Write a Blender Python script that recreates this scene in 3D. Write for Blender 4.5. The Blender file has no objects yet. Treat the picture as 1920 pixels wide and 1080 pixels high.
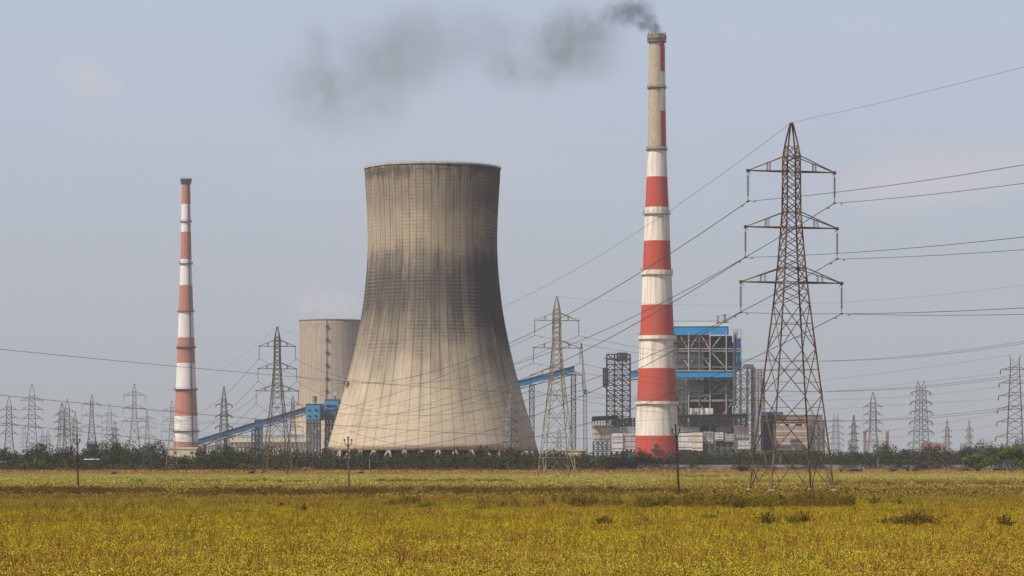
import bpy, bmesh, math, random
import numpy as np
from mathutils import Vector, Matrix, Euler

# ------------------------------------------------------------------ camera, sky, sun
F = 5800.0            # focal length in pixels of a 1920 px wide picture
H = 3.0               # eye height
YH = 870.0            # picture row of the horizon
S = bpy.context.scene
COL = S.collection
S.render.engine = 'CYCLES'
S.render.resolution_x, S.render.resolution_y = 1024, 576
cam = bpy.data.cameras.new('camera'); cam_o = bpy.data.objects.new('camera', cam); COL.objects.link(cam_o)
cam_o.location = (0, 0, H); cam_o.rotation_euler = (math.radians(90), 0, 0)
cam.sensor_width = 36; cam.lens = 36 * F / 1920
cam.shift_y = (YH - 540) / 1920
cam.clip_start = 0.5; cam.clip_end = 20000
S.camera = cam_o

SUN_EL, SUN_AZ = math.radians(50), math.radians(234)
w = bpy.data.worlds.new("World"); S.world = w; w.use_nodes = True
nt = w.node_tree; nt.nodes.clear()
out = nt.nodes.new('ShaderNodeOutputWorld'); bg = nt.nodes.new('ShaderNodeBackground')
sky = nt.nodes.new('ShaderNodeTexSky'); sky.sky_type = 'NISHITA'; sky.sun_disc = False
sky.sun_elevation = SUN_EL; sky.sun_rotation = SUN_AZ
sky.air_density = 1.0; sky.dust_density = 2.0; sky.ozone_density = 1.6
bg.inputs['Strength'].default_value = 0.105
# thin high dust veil: greyer and warmer towards the horizon, clear overhead; a few faint clouds in it
def wn(t, **k):
    o = nt.nodes.new('ShaderNode' + t)
    for a, b in k.items(): setattr(o, a, b)
    return o
tc = wn('TexCoord'); spz = wn('SeparateXYZ'); nt.links.new(tc.outputs['Generated'], spz.inputs[0])
vr = wn('ValToRGB'); ve = vr.color_ramp.elements
for i_, (p_, c_) in enumerate([(0.0, (.40,.418,.44)), (.03, (.412,.443,.49)), (.075, (.448,.49,.575)), (.115, (.472,.53,.645)), (.155, (.485,.565,.70)), (.4, (.42,.54,.77))]):
    e_ = ve[i_] if i_ < 2 else ve.new(p_); e_.position = p_; e_.color = (*c_, 1)
nt.links.new(spz.outputs['Z'], vr.inputs['Fac'])
gain = wn('MixRGB', blend_type='MULTIPLY'); gain.inputs['Fac'].default_value = 1; k_ = 1 / bg.inputs['Strength'].default_value
gain.inputs['Color2'].default_value = (k_, k_, k_, 1); nt.links.new(vr.outputs['Color'], gain.inputs['Color1'])
vf = wn('ValToRGB'); vf.color_ramp.elements[0].position = .12; vf.color_ramp.elements[1].position = .7
vf.color_ramp.elements[0].color = (.92,.92,.92,1); vf.color_ramp.elements[1].color = (.25,.25,.25,1); nt.links.new(spz.outputs['Z'], vf.inputs['Fac'])
veil = wn('MixRGB'); nt.links.new(vf.outputs['Color'], veil.inputs['Fac']); nt.links.new(sky.outputs['Color'], veil.inputs['Color1']); nt.links.new(gain.outputs['Color'], veil.inputs['Color2'])
# faint warm clouds: soft banks at a few places of the sky, broken up by noise
mp = wn('Mapping'); nz = wn('TexNoise'); mp.inputs['Scale'].default_value = (26, 26, 60)
nz.inputs['Scale'].default_value = 1.0; nz.inputs['Detail'].default_value = 6; nz.inputs['Roughness'].default_value = .55; nz.inputs['Distortion'].default_value = .4
nt.links.new(tc.outputs['Generated'], mp.inputs['Vector']); nt.links.new(mp.outputs[0], nz.inputs['Vector'])
tot = None
for (cx_, cz_, rx_, rz_, f_) in ((.148,.094,.045,.012,.42), (.125,.087,.030,.010,.30), (-.136,.122,.014,.0085,.34), (-.112,.108,.03,.008,.18), (-.02,.10,.09,.03,.10), (.09,.13,.06,.015,.10), (-.55,.2,.3,.06,.4), (.6,.16,.3,.05,.4)):
    a_ = wn('VectorMath', operation='SUBTRACT'); nt.links.new(tc.outputs['Generated'], a_.inputs[0]); a_.inputs[1].default_value = (cx_, 1, cz_)
    b_ = wn('VectorMath', operation='DIVIDE'); nt.links.new(a_.outputs[0], b_.inputs[0]); b_.inputs[1].default_value = (rx_, 1, rz_)
    wv_ = wn('VectorMath', operation='MULTIPLY_ADD'); nt.links.new(nz.outputs['Color'], wv_.inputs[0]); wv_.inputs[1].default_value = (1.6,0,1.6); nt.links.new(b_.outputs[0], wv_.inputs[2])
    sh_ = wn('VectorMath', operation='ADD'); nt.links.new(wv_.outputs[0], sh_.inputs[0]); sh_.inputs[1].default_value = (-.8,0,-.8)
    l_ = wn('VectorMath', operation='LENGTH'); nt.links.new(sh_.outputs[0], l_.inputs[0])
    r_ = wn('MapRange', interpolation_type='SMOOTHSTEP'); r_.inputs['From Min'].default_value = 1.15; r_.inputs['From Max'].default_value = .1; r_.inputs['To Max'].default_value = f_; nt.links.new(l_.outputs['Value'], r_.inputs['Value'])
    if tot is None: tot = r_.outputs[0]
    else:
        m_ = wn('Math', operation='ADD'); nt.links.new(tot, m_.inputs[0]); nt.links.new(r_.outputs[0], m_.inputs[1]); tot = m_.outputs[0]
mx = wn('MixRGB'); mx.inputs['Color2'].default_value = (.62*k_, .58*k_, .60*k_, 1); mx.use_clamp = False
nt.links.new(tot, mx.inputs['Fac']); nt.links.new(veil.outputs['Color'], mx.inputs['Color1'])
nt.links.new(mx.outputs['Color'], bg.inputs['Color']); nt.links.new(bg.outputs[0], out.inputs[0])

sl = bpy.data.lights.new('sun', 'SUN'); sl.energy = 4.9; sl.angle = math.radians(0.5); sl.color = (1.0, 0.90, 0.76)
so = bpy.data.objects.new('sun', sl); COL.objects.link(so)
tosun = Vector((math.sin(SUN_AZ) * math.cos(SUN_EL), math.cos(SUN_AZ) * math.cos(SUN_EL), math.sin(SUN_EL)))
so.rotation_euler = (-tosun).to_track_quat('-Z', 'Y').to_euler(); so.location = (-50, -60, 100)

S.view_settings.view_transform = 'Standard'; S.view_settings.look = 'None'
S.view_settings.exposure = 0.0; S.view_settings.gamma = 1.0
c = S.cycles
c.use_denoising = True
try: c.denoiser = 'OPENIMAGEDENOISE'
except Exception: pass
c.max_bounces = 5; c.diffuse_bounces = 2; c.glossy_bounces = 2; c.transmission_bounces = 2; c.volume_bounces = 3
c.transparent_max_bounces = 8
c.volume_step_rate = 1.0; c.volume_max_steps = 256
c.sample_clamp_indirect = 4
rng = np.random.default_rng(7); random.seed(7)

# ------------------------------------------------------------------ helpers
def gy(Y): return YH + F * H / Y                       # picture row of the ground at distance Y
def wx(px, Y): return (px - 960) / F * Y
def wz(py, Y): return H + (YH - py) / F * Y

class MB:
    def __init__(s): s.v = []; s.f = []; s.m = []
    def quad(s, pts, m=0):
        b = len(s.v); s.v += [tuple(p) for p in pts]; s.f.append(tuple(range(b, b + len(pts)))); s.m.append(m)
    def box(s, x0, x1, y0, y1, z0, z1, m=0):
        b = len(s.v)
        s.v += [(x0,y0,z0),(x1,y0,z0),(x1,y1,z0),(x0,y1,z0),(x0,y0,z1),(x1,y0,z1),(x1,y1,z1),(x0,y1,z1)]
        for q in ((0,3,2,1),(4,5,6,7),(0,1,5,4),(1,2,6,5),(2,3,7,6),(3,0,4,7)):
            s.f.append(tuple(b + i for i in q)); s.m.append(m)
    def bar(s, p, q, wd, hd=None, m=0):
        hd = hd or wd
        p = Vector(p); q = Vector(q); d = q - p
        if d.length < 1e-6: return
        d.normalize()
        up = Vector((0, 0, 1)) if abs(d.z) < 0.95 else Vector((0, 1, 0))
        a = d.cross(up).normalized() * wd / 2; e = a.cross(d).normalized() * hd / 2
        b = len(s.v)
        for o in (p, q): s.v += [tuple(o + a + e), tuple(o - a + e), tuple(o - a - e), tuple(o + a - e)]
        for r in ((0,1,5,4),(1,2,6,5),(2,3,7,6),(3,0,4,7),(3,2,1,0),(4,5,6,7)):
            s.f.append(tuple(b + i for i in r)); s.m.append(m)
    def tube(s, p, q, r1, r2=None, n=10, m=0, cap=True):
        r2 = r1 if r2 is None else r2
        p = Vector(p); q = Vector(q); d = (q - p).normalized()
        up = Vector((0, 0, 1)) if abs(d.z) < 0.95 else Vector((0, 1, 0))
        a = d.cross(up).normalized(); e = a.cross(d).normalized(); b = len(s.v)
        for o, r in ((p, r1), (q, r2)):
            for k in range(n):
                t = 2 * math.pi * k / n; s.v.append(tuple(o + a * r * math.cos(t) + e * r * math.sin(t)))
        for k in range(n):
            k2 = (k + 1) % n; s.f.append((b + k, b + k2, b + n + k2, b + n + k)); s.m.append(m)
        if cap:
            s.f.append(tuple(b + k for k in reversed(range(n)))); s.m.append(m)
            s.f.append(tuple(b + n + k for k in range(n))); s.m.append(m)
    def lathe(s, prof, n=64, m=0, fm=None, closed=False):
        b = len(s.v)
        for (r, z) in prof:
            for k in range(n):
                t = 2 * math.pi * k / n; s.v.append((r * math.sin(t), -r * math.cos(t), z))   # k=0 faces the camera, then to the right
        rows = len(prof)
        for i in range(rows if closed else rows - 1):
            i2 = (i + 1) % rows
            for k in range(n):
                k2 = (k + 1) % n
                s.f.append((b + i * n + k, b + i * n + k2, b + i2 * n + k2, b + i2 * n + k))
                s.m.append(fm(i, k) if fm else m)
    def path(s, pts, r, n=4, m=0):
        b = len(s.v); N = len(pts); P = [Vector(p) for p in pts]
        for i, p in enumerate(P):
            d = (P[min(i + 1, N - 1)] - P[max(i - 1, 0)]).normalized()
            up = Vector((0, 0, 1)) if abs(d.z) < 0.95 else Vector((0, 1, 0))
            a = d.cross(up).normalized(); e = a.cross(d).normalized()
            for k in range(n):
                t = 2 * math.pi * (k + .5) / n; s.v.append(tuple(p + a * r * math.cos(t) + e * r * math.sin(t)))
        for i in range(N - 1):
            for k in range(n):
                k2 = (k + 1) % n; s.f.append((b + i*n + k, b + i*n + k2, b + (i+1)*n + k2, b + (i+1)*n + k)); s.m.append(m)
    def build(s, name, mats, parent=None, smooth=False, fix=True):
        me = bpy.data.meshes.new(name); me.from_pydata(s.v, [], s.f)
        if not isinstance(mats, (list, tuple)): mats = [mats]
        for mm in mats: me.materials.append(mm)
        if len(mats) > 1: me.polygons.foreach_set('material_index', s.m)
        if smooth: me.polygons.foreach_set('use_smooth', [True] * len(me.polygons))
        if fix:
            bm = bmesh.new(); bm.from_mesh(me); bmesh.ops.recalc_face_normals(bm, faces=bm.faces); bm.to_mesh(me); bm.free()
        o = bpy.data.objects.new(name, me); COL.objects.link(o)
        if parent: o.parent = parent
        return o

def tag(o, label, cat, group=None):
    o['label'] = label; o['category'] = cat
    if group: o['group'] = group
    return o
def thing(name, label, cat, loc=(0,0,0), rz=0, group=None, sc=1):
    o = bpy.data.objects.new(name, None); COL.objects.link(o); o.empty_display_size = 0.5
    o.location = loc; o.rotation_euler = (0, 0, rz); o.scale = (sc, sc, sc)
    return tag(o, label, cat, group)
def dup(root, label, loc, rz=0, sc=1, group=None):
    r = root.copy(); COL.objects.link(r); r.location = loc; r.rotation_euler = (0, 0, rz); r.scale = (sc, sc, sc)
    r['label'] = label
    if group: r['group'] = group
    for ch in root.children:
        d = ch.copy(); COL.objects.link(d); d.parent = r
        for g in ch.children:
            e = g.copy(); COL.objects.link(e); e.parent = d
    return r

# ------------------------------------------------------------------ materials
def mk(name):
    m = bpy.data.materials.new(name); m.use_nodes = True; n = m.node_tree
    return m, n, n.nodes['Principled BSDF'], lambda t, **k: _n(n, t, **k), n.links.new
def _n(n, t, **k):
    o = n.nodes.new('ShaderNode' + t)
    for a, b in k.items(): setattr(o, a, b)
    return o
def M(name, col, col2=None, rough=.8, scale=.3, stretch=(1,1,1), metal=0, lo=.35, hi=.65, detail=6, bump=0):
    """a surface of two mixed tones in an uneven pattern laid in the object's own space"""
    m, n, b, N, L = mk(name)
    b.inputs['Roughness'].default_value = rough; b.inputs['Metallic'].default_value = metal
    b.inputs['Specular IOR Level'].default_value = 0.25
    t = N('TexCoord'); p = N('Mapping'); z = N('TexNoise'); r = N('ValToRGB')
    p.inputs['Scale'].default_value = [scale * q for q in stretch]; z.inputs['Scale'].default_value = 1; z.inputs['Detail'].default_value = detail
    L(t.outputs['Object'], p.inputs[0]); L(p.outputs[0], z.inputs['Vector']); L(z.outputs['Fac'], r.inputs[0])
    e = r.color_ramp.elements; e[0].position = lo; e[1].position = hi
    col2 = col2 or tuple(q * .7 for q in col)
    e[0].color = (*col2, 1); e[1].color = (*col, 1)
    L(r.outputs[0], b.inputs['Base Color'])
    if bump:
        bp = N('Bump'); bp.inputs['Strength'].default_value = bump; L(z.outputs['Fac'], bp.inputs['Height']); L(bp.outputs[0], b.inputs['Normal'])
    return m

RUST   = M('rusty_steel', (.20,.135,.085), (.065,.036,.024), .85, .9)
CREAMST = M('cream_rust_streaked_steel', (.36,.30,.21), (.16,.11,.07), .85, .6)
TAN    = M('weathered_tan_steel', (.24,.19,.13), (.12,.085,.055), .8, .8)
BROWNST = M('brown_weathered_steel', (.17,.125,.085), (.08,.055,.035), .8, .8)
GALV   = M('galvanised_steel', (.16,.165,.165), (.09,.09,.09), .6, .6)
GALVD  = M('dark_galvanised_steel', (.12,.122,.125), (.07,.07,.07), .6, .6)
PALEST = M('pale_galvanised_steel', (.34,.33,.31), (.22,.21,.19), .6, .6)
INSUL  = M('brown_porcelain', (.05,.03,.025), (.03,.02,.018), .35, 3)
WIRE   = M('dull_aluminium_wire', (.055,.055,.06), (.045,.045,.05), .6, .2)
CONC   = M('footing_concrete', (.32,.29,.25), (.2,.18,.15), .9, 2)
REDP   = M('faded_red_paint', (.44,.044,.022), (.37,.08,.055), .8, .55, (1,1,.045), lo=.38, hi=.58)
WHTP   = M('chalky_white_paint', (.70,.65,.56), (.45,.415,.35), .85, .55, (1,1,.05), lo=.34, hi=.56)
CHCON  = M('bare_chimney_concrete', (.43,.37,.27), (.30,.25,.18), .9, .9, (1,1,.8), lo=.3, hi=.65)
REDF   = M('faded_hazy_red_paint', (.41,.165,.115), (.33,.135,.095), .8, .2, (1,1,.12), lo=.3, hi=.65)  # faded red, with distance haze also mixed into the colour
WHTF   = M('faded_hazy_white_paint', (.66,.62,.60), (.55,.52,.50), .8, .2, (1,1,.1), lo=.3, hi=.55)  # white paled by fading and by distance haze painted in
DARKST = M('dark_steel', (.05,.052,.056), (.03,.03,.03), .7, .4)
GREYST = M('grey_steel', (.15,.15,.15), (.085,.085,.088), .7, .2)
LTST   = M('light_grey_steel', (.42,.42,.40), (.26,.26,.25), .6, .25)
BLUE   = M('blue_sheet_metal', (.015,.27,.60), (.012,.22,.50), .5, .12, lo=.3, hi=.7)
BLUEG  = M('greyish_blue_sheet_metal', (.05,.12,.24), (.035,.085,.18), .6, .15)
BLUES  = M('bright_blue_sheet_metal', (.045,.27,.44), (.03,.20,.36), .5, .12)
MAROON = M('maroon_sheet', (.15,.042,.05), (.11,.032,.038), .7, .1)
REDEQ  = M('red_equipment_paint', (.28,.04,.035), (.14,.03,.03), .7, .3)
DARKIN = M('dark_interior', (.022,.028,.030), (.012,.015,.017), .8, .08)
ROOFM  = M('pale_metal_roof', (.36,.39,.38), (.28,.30,.30), .5, .08)
CREAM  = M('cream_plaster', (.58,.51,.35), (.46,.40,.27), .85, .3)
BRICK  = M('pinkish_brick', (.33,.22,.17), (.24,.16,.125), .9, .25)
TEALD  = M('dark_teal_sheet', (.02,.05,.075), (.012,.03,.05), .7, .1)
WALLM  = M('pale_boundary_wall', (.26,.265,.28), (.12,.125,.135), .9, .12, (1,1,3), lo=.35, hi=.6)
GLASSD = M('dark_window_opening', (.018,.017,.016), (.01,.01,.01), .4, 1)
POLEM  = M('dark_brown_pole_steel', (.055,.030,.022), (.03,.017,.013), .8, 1.5)
POLEG  = M('grey_brown_pole_steel', (.16,.13,.09), (.08,.06,.045), .8, 1.5)
HIDE   = M('black_buffalo_hide', (.022,.018,.017), (.012,.01,.01), .6, 3)
BARK   = M('tree_bark', (.09,.065,.045), (.045,.032,.022), .9, 4)

def corrug(name, col, dark, period, axis='Z', rough=.6):
    """sheet cladding: seams every so many metres, some sheets a different tone"""
    m, n, b, N, L = mk(name); b.inputs['Roughness'].default_value = rough; b.inputs['Specular IOR Level'].default_value = .3
    t = N('TexCoord'); sp = N('SeparateXYZ'); L(t.outputs['Object'], sp.inputs[0])
    d = N('Math', operation='DIVIDE'); L(sp.outputs[axis], d.inputs[0]); d.inputs[1].default_value = period
    fr = N('Math', operation='FRACT'); L(d.outputs[0], fr.inputs[0])
    lt = N('Math', operation='LESS_THAN'); L(fr.outputs[0], lt.inputs[0]); lt.inputs[1].default_value = .18
    nz = N('TexNoise'); nz.inputs['Scale'].default_value = .22; nz.inputs['Detail'].default_value = 6; L(t.outputs['Object'], nz.inputs['Vector'])
    r = N('ValToRGB'); r.color_ramp.elements[0].position = .35; r.color_ramp.elements[1].position = .62
    r.color_ramp.elements[0].color = (*[q * .62 for q in col], 1); r.color_ramp.elements[1].color = (*col, 1); L(nz.outputs['Fac'], r.inputs[0])
    mx = N('MixRGB'); L(lt.outputs[0], mx.inputs['Fac']); L(r.outputs[0], mx.inputs['Color1']); mx.inputs['Color2'].default_value = (*dark, 1)
    L(mx.outputs[0], b.inputs['Base Color']); return m
CLAD   = corrug('grey_boiler_cladding', (.36,.36,.37), (.10,.10,.105), 3.4)
WCLAD  = corrug('white_insulation_sheet', (.80,.78,.74), (.5,.49,.47), 2.8, 'X')
WCLAD2 = corrug('grey_insulation_sheet', (.58,.57,.55), (.34,.34,.33), 2.8, 'X')
BRICKW = corrug('brick_wall_with_pale_bands', (.42,.335,.29), (.60,.57,.52), 4.2)

def tower_mat(name, RT, HT, stops, light, dark, ribs=56, jmin=.66, right_dark=.42):
    m, n, b, N, L = mk(name); b.inputs['Roughness'].default_value = .92; b.inputs['Specular IOR Level'].default_value = .15
    t = N('TexCoord'); sp = N('SeparateXYZ'); L(t.outputs['Object'], sp.inputs[0])
    def mth(op, a, c=None, d=None):
        o = N('Math', operation=op)
        for i, q in enumerate((a, c, d)):
            if q is None: continue
            if isinstance(q, (int, float)): o.inputs[i].default_value = q
            else: L(q, o.inputs[i])
        return o.outputs[0]
    ang = mth('ARCTAN2', sp.outputs['X'], mth('MULTIPLY', sp.outputs['Y'], -1))
    u = mth('MULTIPLY', ang, ribs / (2 * math.pi))
    z = sp.outputs['Z']
    cx = N('CombineXYZ'); L(u, cx.inputs[0]); L(mth('MULTIPLY', z, .018), cx.inputs[1])      # long vertical streaks
    n1 = N('TexNoise'); n1.inputs['Scale'].default_value = .9; n1.inputs['Detail'].default_value = 4; L(cx.outputs[0], n1.inputs['Vector'])
    cf = N('CombineXYZ'); L(mth('MULTIPLY', u, 3.0), cf.inputs[0]); L(mth('MULTIPLY', z, .05), cf.inputs[1])
    n3 = N('TexNoise'); n3.inputs['Scale'].default_value = 1; n3.inputs['Detail'].default_value = 6; L(cf.outputs[0], n3.inputs['Vector'])
    n2 = N('TexNoise'); n2.inputs['Scale'].default_value = .07; n2.inputs['Detail'].default_value = 9; n2.inputs['Roughness'].default_value = .65; L(t.outputs['Object'], n2.inputs['Vector'])
    amp = mth('ADD', mth('MULTIPLY', mth('SUBTRACT', HT * .78, z), .55), 10)
    zz = mth('ADD', z, mth('MULTIPLY', mth('SUBTRACT', n1.outputs['Fac'], .5), mth('MINIMUM', mth('MAXIMUM', amp, 12), 52)))
    zz = mth('ADD', zz, mth('MULTIPLY', mth('SUBTRACT', n2.outputs['Fac'], .5), 26))
    rp = N('ValToRGB'); el = rp.color_ramp.elements
    while len(el) > 1: el.remove(el[-1])
    for i, (p, v) in enumerate(stops):
        e = el[0] if i == 0 else el.new(p)
        e.position = p; e.color = (v, v, v, 1)
    L(mth('DIVIDE', zz, HT), rp.inputs[0])
    dk = mth('ADD', rp.outputs[0], mth('MULTIPLY', mth('SUBTRACT', n3.outputs['Fac'], .5), .45))
    dk = mth('ADD', dk, mth('MULTIPLY', mth('SUBTRACT', n2.outputs['Fac'], .5), .55))
    # each lift strip between two ribs has its own tone
    wn = N('TexWhiteNoise', noise_dimensions='1D'); L(mth('FLOOR', u), wn.inputs['W'])
    dk = mth('ADD', dk, mth('MULTIPLY', mth('SUBTRACT', wn.outputs['Value'], .5), .14))
    # ribs and lift joints
    fu = mth('FRACT', u); rib = mth('LESS_THAN', fu, .085)
    pz = mth('FRACT', mth('DIVIDE', z, 1.55)); jt = mth('LESS_THAN', pz, .2)
    px = mth('FRACT', mth('MULTIPLY', u, 2.0)); jx = mth('LESS_THAN', px, .10)
    top = mth('GREATER_THAN', mth('DIVIDE', zz, HT), jmin)
    n4 = N('TexNoise'); n4.inputs['Scale'].default_value = .22; n4.inputs['Detail'].default_value = 6; L(t.outputs['Object'], n4.inputs['Vector'])
    patch = mth('MULTIPLY', mth('SUBTRACT', n4.outputs['Fac'], .25), 1.3)
    dk = mth('ADD', dk, mth('MULTIPLY', mth('MULTIPLY', mth('MAXIMUM', jt, jx), patch), mth('ADD', mth('MULTIPLY', top, .62), .06)))
    # pale joints show through the soot, and the upper right side is darker
    lit_j = mth('MULTIPLY', mth('MULTIPLY', jt, mth('GREATER_THAN', dk, .6)), mth('SUBTRACT', n2.outputs['Fac'], .42)); dk = mth('SUBTRACT', dk, mth('MULTIPLY', lit_j, 1.6))
    right_side = N('MapRange', interpolation_type='SMOOTHSTEP'); right_side.inputs['From Min'].default_value = .55; right_side.inputs['From Max'].default_value = 1.25; L(mth('ADD', ang, mth('MULTIPLY', mth('SUBTRACT', n1.outputs['Fac'], .5), .5)), right_side.inputs['Value'])
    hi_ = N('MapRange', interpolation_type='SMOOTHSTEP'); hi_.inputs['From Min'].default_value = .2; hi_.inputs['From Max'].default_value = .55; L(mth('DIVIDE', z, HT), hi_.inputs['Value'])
    dk = mth('ADD', dk, mth('MULTIPLY', mth('MULTIPLY', right_side.outputs[0], hi_.outputs[0]), right_dark))
    dk = mth('ADD', dk, mth('MULTIPLY', mth('MULTIPLY', rib, .42), mth('ADD', n1.outputs['Fac'], .25)))
    cl = N('Clamp'); L(dk, cl.inputs[0])
    mx = N('MixRGB'); mx.inputs['Color1'].default_value = (*light, 1); mx.inputs['Color2'].default_value = (*dark, 1); L(cl.outputs[0], mx.inputs['Fac'])
    L(mx.outputs[0], b.inputs['Base Color'])
    bp = N('Bump'); bp.inputs['Strength'].default_value = .5; bp.inputs['Distance'].default_value = .4
    L(mth('MULTIPLY', rib, -1), bp.inputs['Height']); L(bp.outputs[0], b.inputs['Normal'])
    return m
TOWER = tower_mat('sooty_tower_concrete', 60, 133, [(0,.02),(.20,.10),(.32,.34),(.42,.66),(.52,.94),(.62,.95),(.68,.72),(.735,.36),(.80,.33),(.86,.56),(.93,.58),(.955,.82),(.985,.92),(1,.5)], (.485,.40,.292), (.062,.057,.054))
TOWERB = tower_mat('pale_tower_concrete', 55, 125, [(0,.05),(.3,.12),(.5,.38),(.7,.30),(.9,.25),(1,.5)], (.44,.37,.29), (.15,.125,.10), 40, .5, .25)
RIMM = M('tower_rim_concrete', (.46,.42,.34), (.26,.23,.19), .9, .3)
DARKRIM = M('dark_rim_walkway', (.13,.13,.13), (.08,.08,.08), .8, .3)

# ------------------------------------------------------------------ field colour, shared by soil and crops
def field_color(n, N, L, gain=1.0):
    g = N('NewGeometry'); sp = N('SeparateXYZ'); L(g.outputs['Position'], sp.inputs[0])
    def mth(op, a, c=None):
        o = N('Math', operation=op)
        for i, q in enumerate((a, c)):
            if q is None: continue
            if isinstance(q, (int, float)): o.inputs[i].default_value = q
            else: L(q, o.inputs[i])
        return o.outputs[0]
    p = N('Mapping'); p.inputs['Scale'].default_value = (.035, .012, 0); L(g.outputs['Position'], p.inputs[0])
    z = N('TexNoise'); z.inputs['Scale'].default_value = 1; z.inputs['Detail'].default_value = 5; L(p.outputs[0], z.inputs['Vector'])
    # rows of the field follow its depth; the borders wander
    yy = mth('MULTIPLY', sp.outputs['Y'], mth('ADD', mth('MULTIPLY', mth('SUBTRACT', z.outputs['Fac'], .5), .5), 1.0))
    yy = mth('ADD', yy, mth('MULTIPLY', sp.outputs['X'], -.35))
    v = mth('DIVIDE', 3 * F / 210, mth('MAXIMUM', yy, 20))
    r = N('ValToRGB'); el = r.color_ramp.elements
    st = [(0.0,(.20,.13,.06)), (.072,(.34,.18,.06)), (.088,(.36,.19,.06)), (.112,(.40,.35,.085)), (.17,(.38,.32,.075)), (.205,(.33,.26,.052)), (.24,(.28,.20,.04)),
          (.262,(.22,.145,.03)), (.30,(.23,.155,.03)), (.325,(.30,.215,.032)), (.37,(.25,.21,.020)), (.45,(.34,.255,.014)), (.60,(.365,.268,.016)), (1.0,(.375,.272,.028))]
    for i, (q, cc) in enumerate(st):
        e = el[i] if i < 2 else el.new(q)
        e.position = q; e.color = (*[min(1, k * gain) for k in cc], 1)
    L(v, r.inputs[0])
    p2 = N('Mapping'); p2.inputs['Scale'].default_value = (.11, .04, .1); L(g.outputs['Position'], p2.inputs[0])
    z2 = N('TexNoise'); z2.inputs['Scale'].default_value = 1; z2.inputs['Detail'].default_value = 7; z2.inputs['Roughness'].default_value = .65; L(p2.outputs[0], z2.inputs['Vector'])
    r2 = N('ValToRGB'); r2.color_ramp.elements[0].position = .49; r2.color_ramp.elements[1].position = .66
    r2.color_ramp.elements[0].color = (0,0,0,1); r2.color_ramp.elements[1].color = (.6,.6,.6,1); L(z2.outputs['Fac'], r2.inputs[0])
    mx = N('MixRGB'); L(r2.outputs[0], mx.inputs['Fac']); L(r.outputs[0], mx.inputs['Color1']); mx.inputs['Color2'].default_value = (.30*gain,.15*gain,.022*gain,1)
    return mx.outputs[0]

def soil_mat():
    m, n, b, N, L = mk('field_soil'); b.inputs['Roughness'].default_value = 1; b.inputs['Specular IOR Level'].default_value = 0
    L(field_color(n, N, L, .62), b.inputs['Base Color']); return m
def crop_mat(name, spread=.5, tint=None, tintfac=.0, gain=1.0):
    m, n, b, N, L = mk(name); b.inputs['Roughness'].default_value = .75; b.inputs['Specular IOR Level'].default_value = .15
    fc = field_color(n, N, L, gain); g = N('NewGeometry')
    r = N('ValToRGB'); el = r.color_ramp.elements
    for i, (q, cc) in enumerate([(0,(.22,.30,.3)), (.25,(.6,.78,.6)), (.5,(1.0,1.05,.8)), (.78,(1.45,1.4,1.3)), (.93,(1.75,1.7,2.8)), (1,(1.15,.6,.5))]):  # random leaf tones, spread to paint in shaded gaps and pale highlights
        e = el[i] if i < 2 else el.new(q); e.position = q; e.color = (*[k / 2 for k in cc], 1)
    L(g.outputs['Random Per Island'], r.inputs[0])
    mx = N('MixRGB', blend_type='MULTIPLY'); mx.inputs['Fac'].default_value = 1
    L(fc, mx.inputs['Color1']); L(r.outputs[0], mx.inputs['Color2'])
    g2 = N('MixRGB', blend_type='MULTIPLY'); g2.inputs['Fac'].default_value = 1; L(mx.outputs[0], g2.inputs['Color1']); g2.inputs['Color2'].default_value = (2,2,2,1)
    o = g2.outputs[0]
    if tint:
        t2 = N('MixRGB'); t2.inputs['Fac'].default_value = tintfac; L(o, t2.inputs['Color1']); t2.inputs['Color2'].default_value = (*tint, 1); o = t2.outputs[0]
    L(o, b.inputs['Base Color'])
    return m
def leaf_mat(name, stops, patch=None):
    """foliage: every leaf clump gets a tone of its own"""
    m, n, b, N, L = mk(name); b.inputs['Roughness'].default_value = .8; b.inputs['Specular IOR Level'].default_value = .12
    g = N('NewGeometry'); r = N('ValToRGB'); el = r.color_ramp.elements
    for i, cc in enumerate(stops):
        q = i / (len(stops) - 1); e = el[i] if i < 2 else el.new(q); e.position = q; e.color = (*cc, 1)
    L(g.outputs['Random Per Island'], r.inputs[0]); o = r.outputs[0]
    if patch:
        p = N('Mapping'); p.inputs['Scale'].default_value = (.09, .05, .12); L(g.outputs['Position'], p.inputs[0])
        z = N('TexNoise'); z.inputs['Scale'].default_value = 1; z.inputs['Detail'].default_value = 3; L(p.outputs[0], z.inputs['Vector'])
        r2 = N('ValToRGB'); r2.color_ramp.elements[0].position = .46; r2.color_ramp.elements[1].position = .62
        r2.color_ramp.elements[0].color = (0,0,0,1); r2.color_ramp.elements[1].color = (.7,.7,.7,1); L(z.outputs['Fac'], r2.inputs[0])
        mx = N('MixRGB'); L(r2.outputs[0], mx.inputs['Fac']); L(o, mx.inputs['Color1']); mx.inputs['Color2'].default_value = (*patch, 1); o = mx.outputs[0]
    L(o, b.inputs['Base Color']); return m
SOIL = soil_mat(); CROP = crop_mat('crop_leaves'); CROPF = crop_mat('far_field_grass', gain=.95)
BROWNW = crop_mat('brown_weed', tint=(.09,.048,.018), tintfac=.75); TALLW = crop_mat('tall_weed', tint=(.125,.078,.018), tintfac=.75)
STRAW = crop_mat('dry_straw', tint=(.34,.18,.065), tintfac=.6)
BELT = leaf_mat('scrub_foliage', [(.012,.018,.008), (.024,.034,.012), (.032,.046,.016), (.05,.058,.022), (.05,.07,.02)], patch=(.052,.036,.024))
GREENL = leaf_mat('fresh_green_foliage', [(.035,.06,.012), (.055,.09,.018), (.075,.115,.025), (.10,.14,.035)])
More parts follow.
